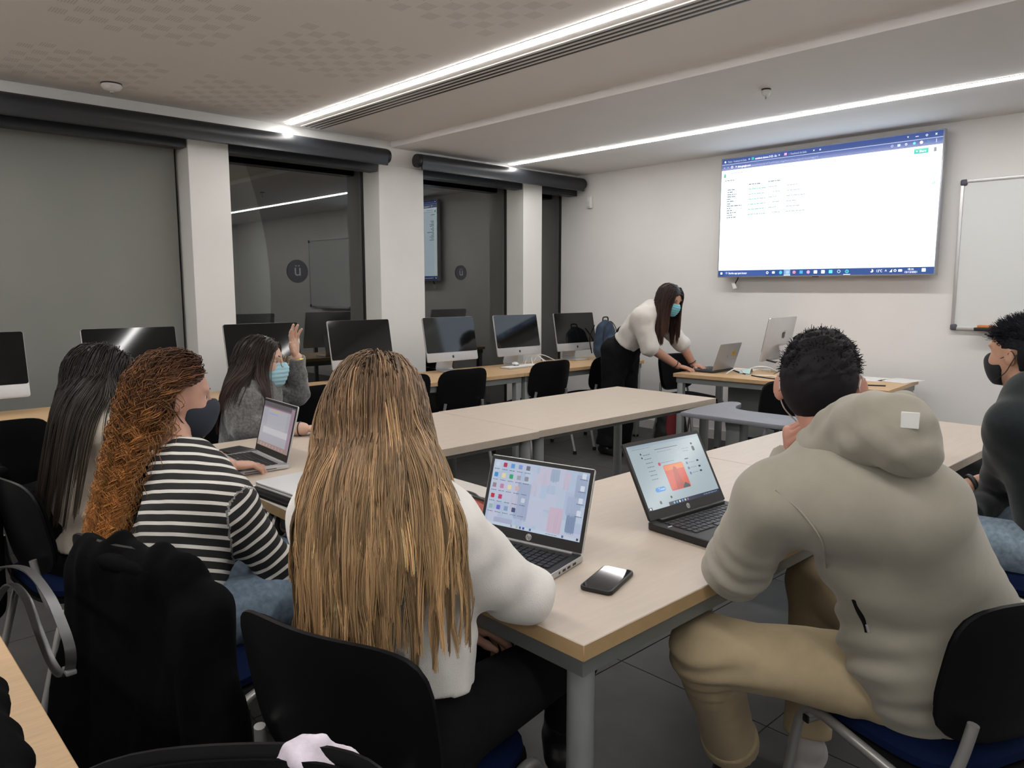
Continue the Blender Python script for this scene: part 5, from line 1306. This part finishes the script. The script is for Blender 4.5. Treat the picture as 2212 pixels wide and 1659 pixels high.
# ------------------------------------------------------------------ E: teacher leaning over her laptop
rn = np.random.RandomState(15)
E_ = mk(H=P(1445, 648, X=5.16), hf=V(-.12, -.93, -.34), hu=V(.05, -.25, 1), tf=nrm(V(.2, -.75, -.62)), nb=V(5.12, 3.73, 1.245), ch=V(5.12, 3.83, 1.12), hp=V(5.08, 4.02, .90),
        sh=(V(5.29, 3.77, 1.18), V(4.96, 3.72, 1.18)), el=(V(5.40, 3.62, .95), V(5.00, 3.66, .95)), wr=(V(5.47, 3.55, .785), V(5.26, 3.56, .785)),
        hip=(V(5.18, 4.03, .90), V(4.99, 4.02, .90)), kn=(V(5.20, 4.04, .48), V(4.99, 4.02, .48)), an=(V(5.20, 4.10, .08), V(4.98, 4.08, .08)), toe=(V(5.22, 3.95, .03), V(4.98, 3.93, .03)))
person('standing teacher in white blouse and blue mask leaning over a laptop', E_, skin_mat('skin_e', (.50, .27, .19)),
       [place_hand(E_, 0, E_.wr[0], V(.05, -.97, -.2), V(0, -.1, 1), (12, 14, 18, 22), 8), place_hand(E_, 1, E_.wr[1], V(.45, -.87, -.2), V(0, -.1, 1), (12, 14, 18, 22), 8)])
garment('blouse', E_, torso_prims(E_, .022) + arm_prims(E_, 0, .030, .12) + arm_prims(E_, 1, .036, .12), cloth('white_blouse', (.66, .63, .59), .85, .2, 500, .2, .03), .008, plane_clip(E_.hp + V(0, -.05, .085), E_.hp - E_.ch), lambda Q: wob(Q, .003, .12, 41),
        extra=[rc(E_.nb - V(0, 0, .02), lerp(E_.nb, E_.H, .38), .064, .062, .015, capb=True)])
garment('trousers', E_, [rc(E_.hp - V(0, 0, .06), E_.hp + nrm(E_.ch - E_.hp) * .12, .165, .145, .03, .78, V(0, -1, 0))] + leg_prims(E_, 0, .03, .98, flare=.02) + leg_prims(E_, 1, .03, .98, flare=.02), m_blk, .010, None, lambda Q: wob(Q, .004, .12, 42))
for i in (0, 1): part('shoe', surf(foot_prims(E_, i, .010), .009), E_, m_shoe)
for i in (0, 1):
    w_ = lerp(E_.wr[i], E_.el[i], .10); ax = nrm(E_.wr[i] - E_.el[i]); s1 = nrm(np.cross(ax, V(0, 0, 1))); s2 = np.cross(ax, s1)
    part('wristband', tube_me([w_ + (s1 * math.cos(a) + s2 * math.sin(a)) * .033 for a in np.linspace(0, 2 * PI, 18, endpoint=False)], .004, 6, closed=True), E_, m_black)
eyes(E_); face_mask(E_, cloth('mask_teal', (.20, .52, .60), .8, .1, 600, .1, .03), m_loopw)
colE = E_.headp[:3] + bulk(E_, .03, (.09, .10, .12), .09)
paths, lock = long_hair(E_, 1500, rn, 20, .0215, colE, side=.8, back=-.35, grav=.30, off=.010, nclump=60, amt=.6, hug=8)
cols = hair_cols(paths, lock, rn, (.022, .014, .012), (.085, .040, .028), .2, lockvar=.25)
add_hair(E_, 'hair', paths, .0032 * rn.uniform(.6, 1.2, len(paths)), cols, m_hair, hair_cap(E_, m_hair, .012), (.018, .012, .010))

# ------------------------------------------------------------------ F: man in a grey-green hoodie
rn = np.random.RandomState(16)
Fm = mk(H=P(1772, 828, Y=.745), hf=az(17) + V(0, 0, -.10), hu=V(-.02, .02, 1), tf=nrm(V(.45, .85, -.30)), nb=V(1.635, .655, 1.06), ch=V(1.68, .585, .90), hp=V(1.835, .50, .55),
        sh=(P(1672, 1082, Y=.745), P(1985, 1095, Y=.495)), el=(P(1592, 1222, Z=.79), V(2.0, .72, .79)), wr=(P(1712, 985, Y=.865), V(1.95, .98, .785)),
        hip=(V(1.76, .56, .53), V(1.93, .48, .53)), kn=(P(1520, 1400, Z=.555), V(2.12, .93, .56)), an=(P(1578, 1600, Z=.15), P(1742, 1610, Z=.12)), toe=(P(1560, 1690, Z=.04), P(1720, 1700, Z=.03)))
hF = place_hand(Fm, 0, Fm.wr[0], P(1690, 880, Y=.835) - Fm.wr[0], V(-.75, .55, .2), (55, 60, 65, 70), 2, (25, 30))
person('man in a grey-green hoodie with chin on hand, back to viewer', Fm, skin_mat('skin_f', (.56, .28, .21)), [hF, place_hand(Fm, 1, Fm.wr[1], V(-.1, .98, -.1), V(0, 0, 1), (18, 20, 24, 28))], hs=.98, flare=True)
m_hood = cloth('hoodie_fleece', (.345, .325, .27), .92, .2, 500, .25, .03, 30)
Mh = frame(Fm.tf * V(1, 1, 0)); nb = Fm.nb
def hd_(f, l, u): return nb + Mh @ V(f, l, u)
up_ax = nrm(Fm.ch - Fm.hp)
def nzF(Q):
    return (wob(Q, .0028, .22, 51) + folds(Q, Fm.el[0], nrm(Fm.el[0] - Fm.sh[0]), .05, .10, .006) + folds(Q, lerp(Fm.hp, Fm.ch, .28) + Mh @ V(.05, .15, 0), nrm(V(.3, .2, 1)), .075, .16, .007)
            + folds(Q, lerp(Fm.sh[0], Fm.ch, .45), nrm(V(.6, -.5, .6)), .08, .12, .004) + folds(Q, lerp(Fm.hp, Fm.ch, .12), up_ax, .06, .2, .004))
hoodie_pr = torso_prims(Fm, .026, 1.0) + arm_prims(Fm, 0, .032, .86) + arm_prims(Fm, 1, .030, .9) + [rc(Fm.hp + up_ax * .02, Fm.hp + up_ax * .10, .195, .205, .05, .76, Fm.tf), rc(lerp(Fm.ch, Fm.sh[1], .6), lerp(Fm.hp, Fm.ch, .45) - Mh @ V(.02, .03, 0), .095, .13, .10)]
garment('hoodie', Fm, hoodie_pr, m_hood, .006, plane_clip(Fm.hp + up_ax * -.01, Fm.hp - Fm.ch), nzF)
part('seam', tube_me(spline([hit(hoodie_pr, x, y, 0, .0015, nzF) for x, y in ((1676, 1058), (1731, 1107), (1774, 1168), (1783, 1226))], 6), .0022, 5), Fm, m_hood)
pkt = part('pocket_slit', tube_me(spline([hit(hoodie_pr, x, y, 0, -.003, nzF) for x, y in ((1845, 1290), (1856, 1318), (1870, 1345), (1876, 1368))], 5), .007, 6, taper=[.3] + [1] * 14 + [.3]), Fm, m_blk)
part('zip_pull', tube_me([hit(hoodie_pr, 1872, 1350, 0, .004, nzF), hit(hoodie_pr, 1876, 1366, 0, .004, nzF)], .003, 6), Fm, m_alu)
part('cuff', surf([rc(lerp(Fm.el[0], Fm.wr[0], .80), lerp(Fm.el[0], Fm.wr[0], .98), .047, .050, .01, capb=True, capa=True)], .006), Fm, m_hood)
hc = [(1768, 962, 1.72, .028), (1800, 930, 1.68, .038), (1855, 912, 1.635, .048), (1910, 914, 1.61, .054), (1955, 938, 1.60, .056), (1976, 978, 1.60, .038), (1988, 1000, 1.60, .026)]
hq = [PD(x, y, d) for x, y, d, r in hc]
hoodp = [rc(hq[i], hq[i + 1], hc[i][3], hc[i + 1][3], .03) for i in range(len(hc) - 1)]
hr = [PD(x, y, d) for x, y, d in ((1752, 945, 1.74), (1790, 908, 1.69), (1838, 880, 1.65), (1890, 870, 1.63), (1942, 874, 1.65), (1950, 878, 1.72))]
hoodp += [rc(hr[i], hr[i + 1], .019, .021, .010) for i in range(len(hr) - 1)] + [rc(PD(1760, 960, 1.70), PD(1935, 965, 1.60), .03, .045, .03)]
hoodp += [rc(hd_(.05, .075, -.01), hq[0], .04, .036, .03), rc(hd_(.05, -.09, -.01), hr[5], .04, .03, .03), sub(rc(hd_(.0, 0, -.02), Fm.H + V(0, 0, -.03), .066, .080, .012))]
hh = part('hood', surf(hoodp, .005, (), lambda Q: wobz(Q, .0030, .06, 55, Mh @ V(-.1, 1, .35))), Fm, m_hood)
q0 = hit(hoodp, 1966, 908, 0, .006)
part('white_label', box_me(q0, (.004, .030, .030), .001, 1, rot=Matrix(frame(q0 * V(1, 1, 0) - V(0, 0, 0)).tolist())), Fm, m_white, parent=hh)
m_kh = cloth('khaki_cotton', (.44, .355, .225), .85, .25, 600, .1, .04, 30)
garment('trousers', Fm, [rc(Fm.hp - V(0, 0, .03), Fm.hp + V(0, 0, .05), .185, .165, .03, .8, az(68))] + leg_prims(Fm, 0, .015, .98, flare=.014) + leg_prims(Fm, 1, .02, .93), m_kh, .007, None, lambda Q: folds(Q, Fm.kn[0], nrm(Fm.kn[0] - Fm.an[0]), .055, .13, .007) + wob(Q, .002, .2, 57) + folds(Q, Fm.hip[0], nrm(Fm.kn[0] - Fm.hip[0]), .06, .12, .006))
part('trouser_cuff', surf([rc(lerp(Fm.kn[0], Fm.an[0], .92), lerp(Fm.kn[0], Fm.an[0], 1.02), .079, .079, .01, capb=True, capa=True)], .006), Fm, m_kh)
for i in (0, 1):
    part('shoe', surf(foot_prims(Fm, i, .012), .008), Fm, m_shoe if i == 0 else mat('white_shoe', (.42, .41, .40), .6))
p, nn = scalp(Fm, 4800, rn, .072, -.055); kp = ~((p[:, 0] > -.032) & (p[:, 2] < .022)); p, nn = p[kp], nn[kp]
roots = (p * .98) @ Fm.HM.T + Fm.H; dr = nn @ Fm.HM.T + np.array([0, 0, -.25]) + rn.normal(scale=.45, size=p.shape); dr /= np.linalg.norm(dr, axis=1, keepdims=True)
ln = np.where(p[:, 2] > .03, .0065, .003) * rn.uniform(.5, 1.1, len(p)); cur = rn.normal(scale=.0055, size=p.shape)
pth = np.stack([roots + dr * (ln[:, None] * t) + cur * (t * t) for t in (0, .33, .66, 1)], 1)
cs = np.tile(np.array([.016, .014, .017]), (len(p), 4, 1)) * rn.uniform(.5, 1.6, (len(p), 1, 1))
add_hair(Fm, 'hair', pth, .0016, cs, m_hairm, hair_cap(Fm, m_hairm, .004, low=-.078, noise=lambda Q: wob(Q, .0035, .028, 9) * np.clip((Q[:, 2] - Fm.H[2] - .0) / .05, .1, 1), x1=.03, earcut=True), (.012, .010, .013))
for s in (1, -1): part('ear_loop', tube_me(spline([hl(Fm, .03, s * .07, -.06), hl(Fm, .005, s * .082, -.03), hl(Fm, -.016, s * .090, .01), hl(Fm, -.022, s * .086, .022)], 5), .0018, 5), Fm, m_loopw)
face_mask(Fm, m_maskw, m_loopw, z0=-.12, z1=-.05, x0=.05, puff=.006)

# ------------------------------------------------------------------ G: man in a black jumper at the right edge
rn = np.random.RandomState(17)
G_ = mk(H=P(2208, 765, Y=.70), hf=nrm(V(.30, .95, -.02)), hu=V(0, 0, 1), tf=nrm(V(.15, .97, -.15)), nb=V(3.10, .64, 1.055), ch=V(3.10, .60, .90), hp=V(3.08, .50, .55),
        sh=(V(2.97, .665, .955), V(3.30, .58, .955)), el=(P(2150, 1075, Y=.76), V(3.30, .72, .72)), wr=(P(2085, 1118, Z=.615), P(2085, 1052, Z=.67)),
        hip=(V(2.99, .55, .53), V(3.17, .52, .53)), kn=(V(2.93, 1.0, .55), V(3.24, 1.0, .55)), an=(V(2.95, 1.0, .09), V(3.22, 1.0, .09)), toe=(V(2.95, 1.15, .03), V(3.22, 1.15, .03)))
person('man in a black jumper and black mask at the right edge', G_, skin_mat('skin_g', (.52, .30, .21)),
       [place_hand(G_, 0, G_.wr[0], V(.0, .9, -.2), V(-.3, 0, 1), (30, 34, 38, 42)), place_hand(G_, 1, G_.wr[1], nrm(G_.wr[1] - G_.el[1]), V(0, -.1, 1), (25, 28, 34, 38))], hs=1.03)
garment('jumper', G_, torso_prims(G_, .022, 1.05) + arm_prims(G_, 0, .022, .9) + arm_prims(G_, 1, .022, .30), cloth('black_knit', (.012, .017, .019), .9, .3, 400, .2, .15, 40), .008, plane_clip((3.08, .5, .56), (0, 0, -1)), lambda Q: wob(Q, .0025, .16, 61))
garment('jeans', G_, [rc(G_.hp - V(0, 0, .02), G_.hp + V(0, 0, .05), .175, .155, .03, .75, az(85))] + leg_prims(G_, 0, .014, .97) + leg_prims(G_, 1, .014, .97), m_denp, .010)
for i in (0, 1): part('shoe', surf(foot_prims(G_, i, .010), .010), G_, m_shoe)
w_ = lerp(G_.wr[1], G_.el[1], .14); ax = nrm(G_.wr[1] - G_.el[1]); s1 = nrm(np.cross(ax, V(0, 0, 1))); s2 = np.cross(ax, s1)
part('watch_strap', tube_me([w_ + (s1 * math.cos(a) + s2 * math.sin(a)) * .036 for a in np.linspace(0, 2 * PI, 20, endpoint=False)], .009, 8, closed=True), G_, m_black)
eyes(G_); face_mask(G_, m_maskk, m_loopk, puff=.006, pleat=False, x0=.03)
p, nn = scalp(G_, 3400, rn, .068, -.05); kp = ~((p[:, 0] > -.032) & (p[:, 2] < .022)); p, nn = p[kp], nn[kp]
roots = (p * 1.03) @ G_.HM.T + G_.H; up_ = np.clip(p[:, 2:3] / .1, 0, 1)
dr = nn @ G_.HM.T + G_.HM[:, 0] * .9 * up_ + V(0, 0, .3) * up_ + rn.normal(scale=.3, size=p.shape); dr /= np.linalg.norm(dr, axis=1, keepdims=True)
ln = np.where(p[:, 2] > .05, .035, .010) * rn.uniform(.6, 1.2, len(p))
pth = np.stack([roots + dr * (ln[:, None] * t) for t in (0, .33, .66, 1)], 1)
cs = np.tile(np.array([.013, .014, .020]), (len(p), 4, 1)) * rn.uniform(.5, 1.5, (len(p), 1, 1))
add_hair(G_, 'hair', pth, .0018, cs, m_hairm, hair_cap(G_, m_hairm, .006, low=-.06, earcut=True), (.010, .010, .014))
# ================================================================== coats, bags and other soft things
def soft(name, label, cat, prims, m, h=.008, clip=(), noise=None, pname='cloth', group=None):
    VF = surf(prims, h, clip, noise); lo = VF[0].min(0); hi = VF[0].max(0)
    t = thing(name, label, cat, ((lo[0] + hi[0]) / 2, (lo[1] + hi[1]) / 2, lo[2]), 0, group)
    o = link(pname, to_mesh(VF, name), None, m); unparent_keep(o, t)
    return t
def addp(t, name, me, m):
    o = link(name, me, None, m); unparent_keep(o, t); return o
m_coat = mat('coat_black', (.0040, .0040, .0045), .95, spec=.06, noise=.25, nscale=30, bump=.3, bscale=300)
f20 = az(20); l20 = V(-f20[1], f20[0], 0)
cb = V(.78, 1.93, 0) - f20 * .27
t = soft('coat', 'long black coat hung over the curly-haired woman\'s chair', 'coat',
     [rc(cb + V(0, 0, .775) + l20 * .15, cb + V(0, 0, .775) - l20 * .15, .04, .04, .03), rc(cb + V(0, 0, .62), cb + V(-.03, -.02, .12), .22, .27, .06, .26, f20),
      rc(cb + l20 * .2 + V(0, 0, .72), cb + l20 * .20 - f20 * .06 + V(0, 0, .2), .05, .06, .05), rc(cb - l20 * .22 + V(0, 0, .70), cb - l20 * .30 - f20 * .04 + V(0, 0, .15), .06, .08, .06)],
     m_coat, .010, (), lambda Q: wobz(Q, .012, .11, 71))
addp(t, 'collar', to_mesh(surf([rc(cb - f20 * .03 + V(0, 0, .79) + l20 * .10, cb - f20 * .03 + V(0, 0, .79) - l20 * .10, .022, .022, .02)], .008)), m_coat)
jb = V(.68, 2.88, 0) - az(4) * .27
t = soft('jacket', 'black jacket hung over the long dark-haired woman\'s chair', 'jacket',
     [rc(jb + V(0, .18, .80), jb + V(0, .02, .82), .045, .045, .03), rc(jb + V(-.02, .12, .72), jb + V(-.04, .13, .42), .13, .14, .05, .4, az(4)), rc(jb + V(-.02, .26, .70), jb + V(-.05, .22, .38), .05, .055, .04)], m_coat, .010, (), lambda Q: wobz(Q, .010, .10, 72))
addp(t, 'sleeve', to_mesh(surf([rc(jb + V(-.03, .27, .74), jb + V(-.06, .30, .40), .048, .04, .02)], .009)), m_coat)
# bag with a hanging strap at the left edge
bp_ = [P(x, y, X=.34) for x, y in ((-25, 1245), (10, 1224), (60, 1232), (105, 1285), (135, 1350), (152, 1405), (150, 1448), (132, 1458), (108, 1425), (82, 1360), (55, 1290), (20, 1262), (-10, 1300))]
t = thing('shoulder_bag', 'dark shoulder bag with a looping grey strap at the left edge', 'bag', (bp_[0][0], bp_[0][1], .0))
pts = spline(bp_, 6); bm = bmesh.new(); pv = None
for i, p in enumerate(pts):
    d = (pts[min(i + 1, len(pts) - 1)] - pts[max(i - 1, 0)]).normalized(); s = Vector((.94, -.34, 0)); n2 = d.cross(s).normalized()
    ring = [bm.verts.new(p + s * a * .010 + n2 * b * .002) for a, b in ((-1, -1), (1, -1), (1, 1), (-1, 1))]
    if pv:
        for k in range(4): bm.faces.new((pv[k], pv[(k + 1) % 4], ring[(k + 1) % 4], ring[k]))
    else: bm.faces.new(ring)
    pv = ring
bm.faces.new(pv[::-1])
addp(t, 'strap', bm_mesh(bm, 'strap', 50), mat('strap_grey', (.055, .055, .058), .35, noise=.1, nscale=60))
b0 = P(-150, 1330, X=.34)
addp(t, 'pouch', to_mesh(surf([rc(b0 + V(0, 0, .10), b0 + V(0, 0, -.12), .12, .14, .04, .45, V(1, .4, 0))], .010)), m_coat)
addp(t, 'buckle', box_me(bp_[6], (.02, .034, .01), .002), m_steel)
# black bag on the side table at the lower left corner
q = P(-60, 1560, Z=.80)
t = soft('black_bag', 'black bag lying on the tan table at the lower left corner', 'bag', [rc(q + V(-.05, .26, .004), q + V(-.06, -.20, .004), .105, .105, .03, .5, V(0, 0, 1))], m_coat, .010, (), lambda Q: wob(Q, .006, .12, 73), 'pouch')
addp(t, 'zip', tube_me([q + V(.0, .2, .05), q + V(.0, -.16, .05)], .004, 6), m_steel)
# pale lilac scarf over the nearest chair back
s0 = P(668, 1660, Z=.79)
t = soft('scarf', 'white and lilac patterned scarf over the nearest chair back', 'scarf', [rc(s0 + V(-.03, .03, -.01), s0 + V(.03, -.03, -.01), .030, .032, .02), rc(s0, s0 + V(.035, .04, -.25), .035, .05, .03, .5, V(.64, .77, 0)), rc(s0, s0 + V(-.05, -.06, -.22), .035, .05, .03, .5, V(.64, .77, 0))],
     mat('scarf_lilac', (.62, .56, .64), .85, noise=.35, nscale=22, bump=.3, bscale=300), .005, (), lambda Q: wob(Q, .004, .05, 74))
addp(t, 'fringe', to_mesh(surf([rc(s0 + V(.035, .04, -.25), s0 + V(.037, .042, -.30), .03, .036, .01, .4, V(.64, .77, 0))], .005)), MATS['scarf_lilac'])
# beige coat on the grey woman's chair
gb = V(1.60, 3.62, 0) - az(-50) * .26
t = soft('beige_coat', 'tan coat over the chair of the woman in grey', 'coat', [rc(gb + V(-.12, -.10, .70), gb + V(.10, .09, .74), .05, .05, .03), rc(gb + V(-.09, -.07, .66), gb + V(-.11, -.09, .35), .11, .12, .05, .45, az(-50))], cloth('tan_cloth', (.44, .30, .15), .85, .25, 400, .15, .08, 30), .010, (), lambda Q: wob(Q, .006, .1, 75))
addp(t, 'collar', to_mesh(surf([rc(gb + V(-.09, -.075, .76), gb + V(.06, .05, .79), .022, .022, .01)], .007)), MATS['tan_cloth'])
# navy backpack on the window desk
bk = V(5.60, 4.62, .742)
t = soft('backpack', 'navy backpack standing on the window desk behind the teacher', 'backpack', [rc(bk + V(0, 0, .11), bk + V(0, 0, .27), .135, .11, .03, .72, V(0, 1, 0)), rc(bk + V(0, -.085, .10), bk + V(0, -.085, .16), .085, .08, .02, .5, V(0, 1, 0))],
     cloth('navy_nylon', (.030, .050, .085), .6, .2, 400, .05, .1, 30), .007, [plane_clip(bk, (0, 0, -1))], lambda Q: wob(Q, .003, .1, 76), 'bag_body')
addp(t, 'handle', tube_me(spline([bk + V(-.04, 0, .37), bk + V(-.03, 0, .405), bk + V(.03, 0, .405), bk + V(.04, 0, .37)], 5), .007, 6), m_black)
addp(t, 'zip', tube_me(spline([bk + V(-.10, -.06, .15), bk + V(-.085, -.06, .30), bk + V(0, -.055, .37), bk + V(.085, -.06, .30), bk + V(.10, -.06, .15)], 6), .004, 6), m_black)
for s in (-1, 1): addp(t, 'shoulder_strap', tube_me(spline([bk + V(s * .06, .085, .33), bk + V(s * .085, .12, .2), bk + V(s * .08, .095, .06)], 5), .014, 8, sy=.4), m_black)
# bags on the floor under the teacher desk
rb = V(5.42, 3.72, .0)
t = soft('red_bag', 'black and red sports bag on the floor beside the teacher', 'bag', [rc(rb + V(0, 0, .15), rb + V(0, 0, .38), .16, .13, .04, .8, V(0, 1, 0))], mat('bag_black', (.008, .008, .009), .7, noise=.2, nscale=20), .010, [plane_clip(rb + V(0, 0, .004), (0, 0, -1))], lambda Q: wob(Q, .006, .12, 77), 'bag_body')
addp(t, 'red_panel', to_mesh(surf([rc(rb + V(-.08, -.075, .16), rb + V(-.08, -.075, .36), .075, .06, .02, .7, V(.6, .8, 0))], .008)), mat('bag_red', (.16, .012, .018), .7, noise=.1))
bb_ = V(5.72, 3.18, .0)
t = soft('blue_bag', 'blue bag with grey handle on the floor under the teacher desk', 'bag', [rc(bb_ + V(0, .03, .12), bb_ + V(0, .03, .36), .13, .12, .03, .7, V(1, 0, 0))], cloth('bag_blue', (.02, .035, .16), .7, .2, 300, .05, .1), .010, [plane_clip(bb_ + V(0, 0, .004), (0, 0, -1))], None, 'bag_body')
addp(t, 'handle', tube_me(spline([bb_ + V(0, -.07, .46), bb_ + V(0, -.05, .53), bb_ + V(0, .09, .53), bb_ + V(0, .12, .46)], 6), .009, 8), m_steel)
rk = V(4.62, 1.22, 0)
t = soft('rucksack', 'dark rucksack with a pink stripe standing beyond the right table', 'bag', [rc(rk + V(0, 0, .15), rk + V(0, 0, .46), .15, .12, .04, .75, V(1, 0, 0))], MATS['bag_black'], .010, [plane_clip(rk + V(0, 0, .004), (0, 0, -1))], lambda Q: wob(Q, .005, .12, 79), 'bag_body')
addp(t, 'pink_stripe', tube_me([rk + V(-.10, .07, .30), rk + V(-.095, .065, .50)], .012, 8), mat('stripe_pink', (.45, .05, .12), .6))
